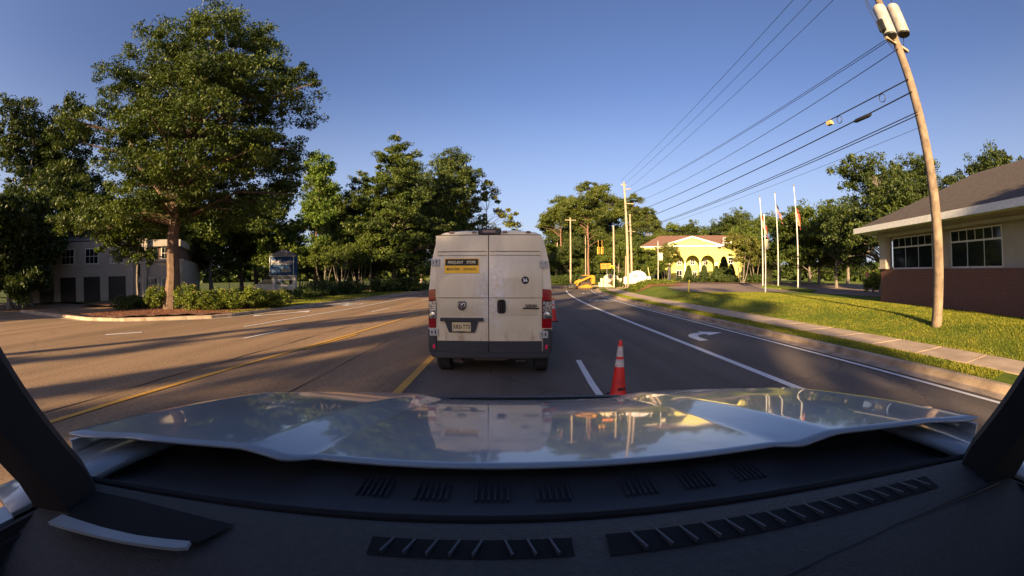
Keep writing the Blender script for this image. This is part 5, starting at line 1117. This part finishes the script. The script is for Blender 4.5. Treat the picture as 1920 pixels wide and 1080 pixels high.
b = MB(); b.add([(-11, -.4, ev + .27), (17.5, -.4, ev + .27), (17.5, 14.4, ev + .27), (-11, 14.4, ev + .27), (-7.5, 6.8, rd), (13, 6.8, rd)], [(0, 1, 5, 4), (2, 3, 4, 5), (1, 2, 5), (3, 0, 4), (3, 2, 1, 0)])
for s_ in (-1, 1): b.add([(0, -1.3, ap + .02), (s_ * 6.05, -1.3, ev + .46), (s_ * 6.05, 2, ev + .46), (0, 5.4, ap + .02)], [(0, 1, 2, 3)])
b.build('roof', ROOFB, yb, solid=0)
for cx in (7.0,):
    b = MB(); dz = ev + .85
    b.prism([(cx - .62, dz), (cx + .62, dz), (cx + .62, dz + .8)] + [(cx + .62 * math.cos(a), dz + .8 + .62 * math.sin(a)) for a in np.linspace(.2, math.pi - .2, 8)] + [(cx - .62, dz + .8)], 1.2, 4.5); dm = b.build('dormer', ROOFB, yb)
    b = MB(); b.prism([(cx - .45, dz + .1), (cx + .45, dz + .1), (cx + .45, dz + .8)] + [(cx + .45 * math.cos(a), dz + .8 + .45 * math.sin(a)) for a in np.linspace(.2, math.pi - .2, 8)] + [(cx - .45, dz + .8)], 1.1, 1.2); wn = b.build('window', TRW, dm)
    b = MB(); [b.box(cx + sx * .2 - .15, cx + sx * .2 + .15, 1.08, 1.1, dz + .2 + k * .45, dz + .55 + k * .45) for sx in (-1, 1) for k in (0, 1)]; b.build('pane', GLASS, wn)
# second smaller gable to the right
b = MB(); b.prism([(6.2, ev + .28), (15.5, ev + .28), (10.8, ap - .7)], -.9, 3.0); b.build('gable', YB, yb)
b = MB(); b.prism([(10.8, ap - .35), (10.8, ap - .7), (5.95, ev + .1), (5.95, ev + .42)], -1.2, -.85); b.prism([(10.8, ap - .35), (10.8, ap - .7), (15.65, ev + .1), (15.65, ev + .42)], -1.2, -.85); b.build('gable_trim', TRW, yb)
def win(par, cx, cz, w_, h_, y, cols=2, rows=2, frame=TRW, pane=GLASS):
    b = MB(); b.box(cx - w_ / 2 - .08, cx + w_ / 2 + .08, y - .05, y + .02, cz - h_ / 2 - .08, cz + h_ / 2 + .08); f = b.build('window', frame, par); b = MB(); gw = w_ / cols; gh = h_ / rows
    for i in range(cols):
        for j in range(rows): b.box(cx - w_ / 2 + i * gw + .03, cx - w_ / 2 + (i + 1) * gw - .03, y - .06, y - .048, cz - h_ / 2 + j * gh + .03, cz - h_ / 2 + (j + 1) * gh - .03)
    b.build('pane', pane, f); return f
for cx, cz, w_, h_ in ((-2.9, 3.9, .8, 1.1), (0, 3.9, .8, 1.1), (2.7, 3.9, .8, 1.1), (-2.9, 1.1, 1.2, 2.0), (.45, .9, .8, 1.9), (8, 1.6, 1.0, 1.7), (12, 1.6, 1.0, 1.7), (8, 4.2, 1, 1.2), (12, 4.2, 1, 1.2), (-7.5, 1.6, 1.0, 1.7), (-7.5, 4.2, 1, 1.2)):
    win(yb, cx, cz, w_, h_, 2.4 if abs(cx) < 4 else 0)
# cream two-storey office on the left
ox, oy = -30.3, 21.3
ob = empty('office_building', (ox, oy, .12), R(38), label='shaded cream two-storey office building with brick bands behind the tall cypress trunk', cat='building')
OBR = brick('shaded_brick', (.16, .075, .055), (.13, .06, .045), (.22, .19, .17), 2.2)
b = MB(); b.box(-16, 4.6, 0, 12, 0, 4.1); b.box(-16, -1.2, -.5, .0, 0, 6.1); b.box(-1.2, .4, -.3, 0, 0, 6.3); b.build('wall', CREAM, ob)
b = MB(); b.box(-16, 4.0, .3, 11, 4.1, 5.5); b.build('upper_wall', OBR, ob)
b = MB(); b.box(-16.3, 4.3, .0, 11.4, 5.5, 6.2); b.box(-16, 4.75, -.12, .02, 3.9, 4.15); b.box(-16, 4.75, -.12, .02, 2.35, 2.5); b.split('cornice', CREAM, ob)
b = MB(); b.add([(-16.6, -.5, 6.2), (-4.5, -.5, 6.2), (-4.5, 11.8, 6.2), (-16.6, 11.8, 6.2), (-12, 5.6, 8.6), (-9, 5.6, 8.6)], [(0, 1, 5, 4), (2, 3, 4, 5), (1, 2, 5), (3, 0, 4), (3, 2, 1, 0)]); b.build('roof', M('tan_shingles', (.25, .19, .14), .9), ob)
for cx in (.9, 2.6): win(ob, cx, 4.8, 1.15, 1.15, .3, 3, 2)
for cx in (1.0, 2.8): win(ob, cx, 1.5, 1.25, 1.5, 0, 3, 2)
for cx in (-3.2, -6.5, -9.8, -13): win(ob, cx, 4.6, 1.7, 1.5, -.5, 3, 2)
for cx in (-3.2, -6.5, -9.8, -13):
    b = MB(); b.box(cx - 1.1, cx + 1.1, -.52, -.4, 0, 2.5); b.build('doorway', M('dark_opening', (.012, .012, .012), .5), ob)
b = MB(); [b.box(-.62, -.38, -.32, -.28, z, z + 1.3) for z in (.5, 2.4, 4.3)]; b.split('slot_window', GLASS, ob)
ob.scale = (.82, .9, .80)
# brick and cream branch building on the right: corner column, window, hipped eave
px_, py_ = pol(1650, 25)
cxr, cyr = px_, py_; gz = H(cxr, cyr)
rb = empty('branch_building', (cxr, cyr, gz), R(-103), label='brick and cream building corner with a hipped shingle roof at the right edge', cat='building')
BR = brick('red_brick', (.17, .06, .04), (.13, .045, .035), (.2, .15, .12), 3.5)
zs = topz(1660, 505, 25) - gz; zl = topz(1650, 447, 25) - gz; ze = topz(1640, 430, 25) - gz - .1
b = MB(); b.box(0, 14, .1, 10, -.3, zs - .02); b.build('brick_base', BR, rb)
b = MB(); b.box(.9, 14, .35, 9.8, zs - .02, ze); b.build('wall', CREAM, rb)
b = MB(); b.box(-.05, .55, 0, .6, zs, zl); b.box(-.12, .65, -.08, .68, zs, zs + .12); b.box(-.15, .7, -.1, .7, zl - .15, zl); b.box(-.2, 14, -.14, .75, zl, zl + .16); b.box(-.08, 14, -.02, .6, zl + .16, ze); b.box(4.6, 5.2, 0, .6, zs, zl); b.box(-.08, .52, .6, 10, zl, ze); b.build('column', CREAM, rb, bevel=.015)
for x0 in (.95, 5.6):
    b = MB(); b.box(x0, x0 + 3.3, .28, .35, zs, zl - .05); wn = b.build('window', TRW, rb); b = MB()
    for k in range(3): b.box(x0 + .08 + k * 1.08, x0 + 1.10 + k * 1.08, .262, .28, zs + .08, zl - .62)
    for k in range(6): b.box(x0 + .08 + k * .54, x0 + .56 + k * .54, .262, .28, zl - .54, zl - .12)
    b.build('pane', GLASS, wn)
b = MB(); e0 = ze + .02; b.add([(-1.1, -1.1, e0), (15, -1.1, e0), (15, 11, e0), (-1.1, 11, e0), (4.5, 5, e0 + 3.0), (10, 5, e0 + 3.0), (-1.1, -1.1, e0 + .12), (15, -1.1, e0 + .12), (15, 11, e0 + .12), (-1.1, 11, e0 + .12)], [(6, 7, 5, 4), (8, 9, 4, 5), (7, 8, 5), (9, 6, 4), (3, 2, 1, 0)]); b.build('roof', M('dark_shingles', (.10, .075, .055), .9, c2=(.06, .045, .035), sc_=4, bmp=.5, bsc=30), rb, fix=True)
b = MB(); b.box(-1.18, 15, -1.18, -1.1, e0 - .16, e0 + .14); b.box(-1.18, -1.1, -1.1, 11, e0 - .16, e0 + .14); b.box(-1.1, 15, -1.1, 11, e0 - .06, e0 - .01); b.build('fascia', WHITE, rb)
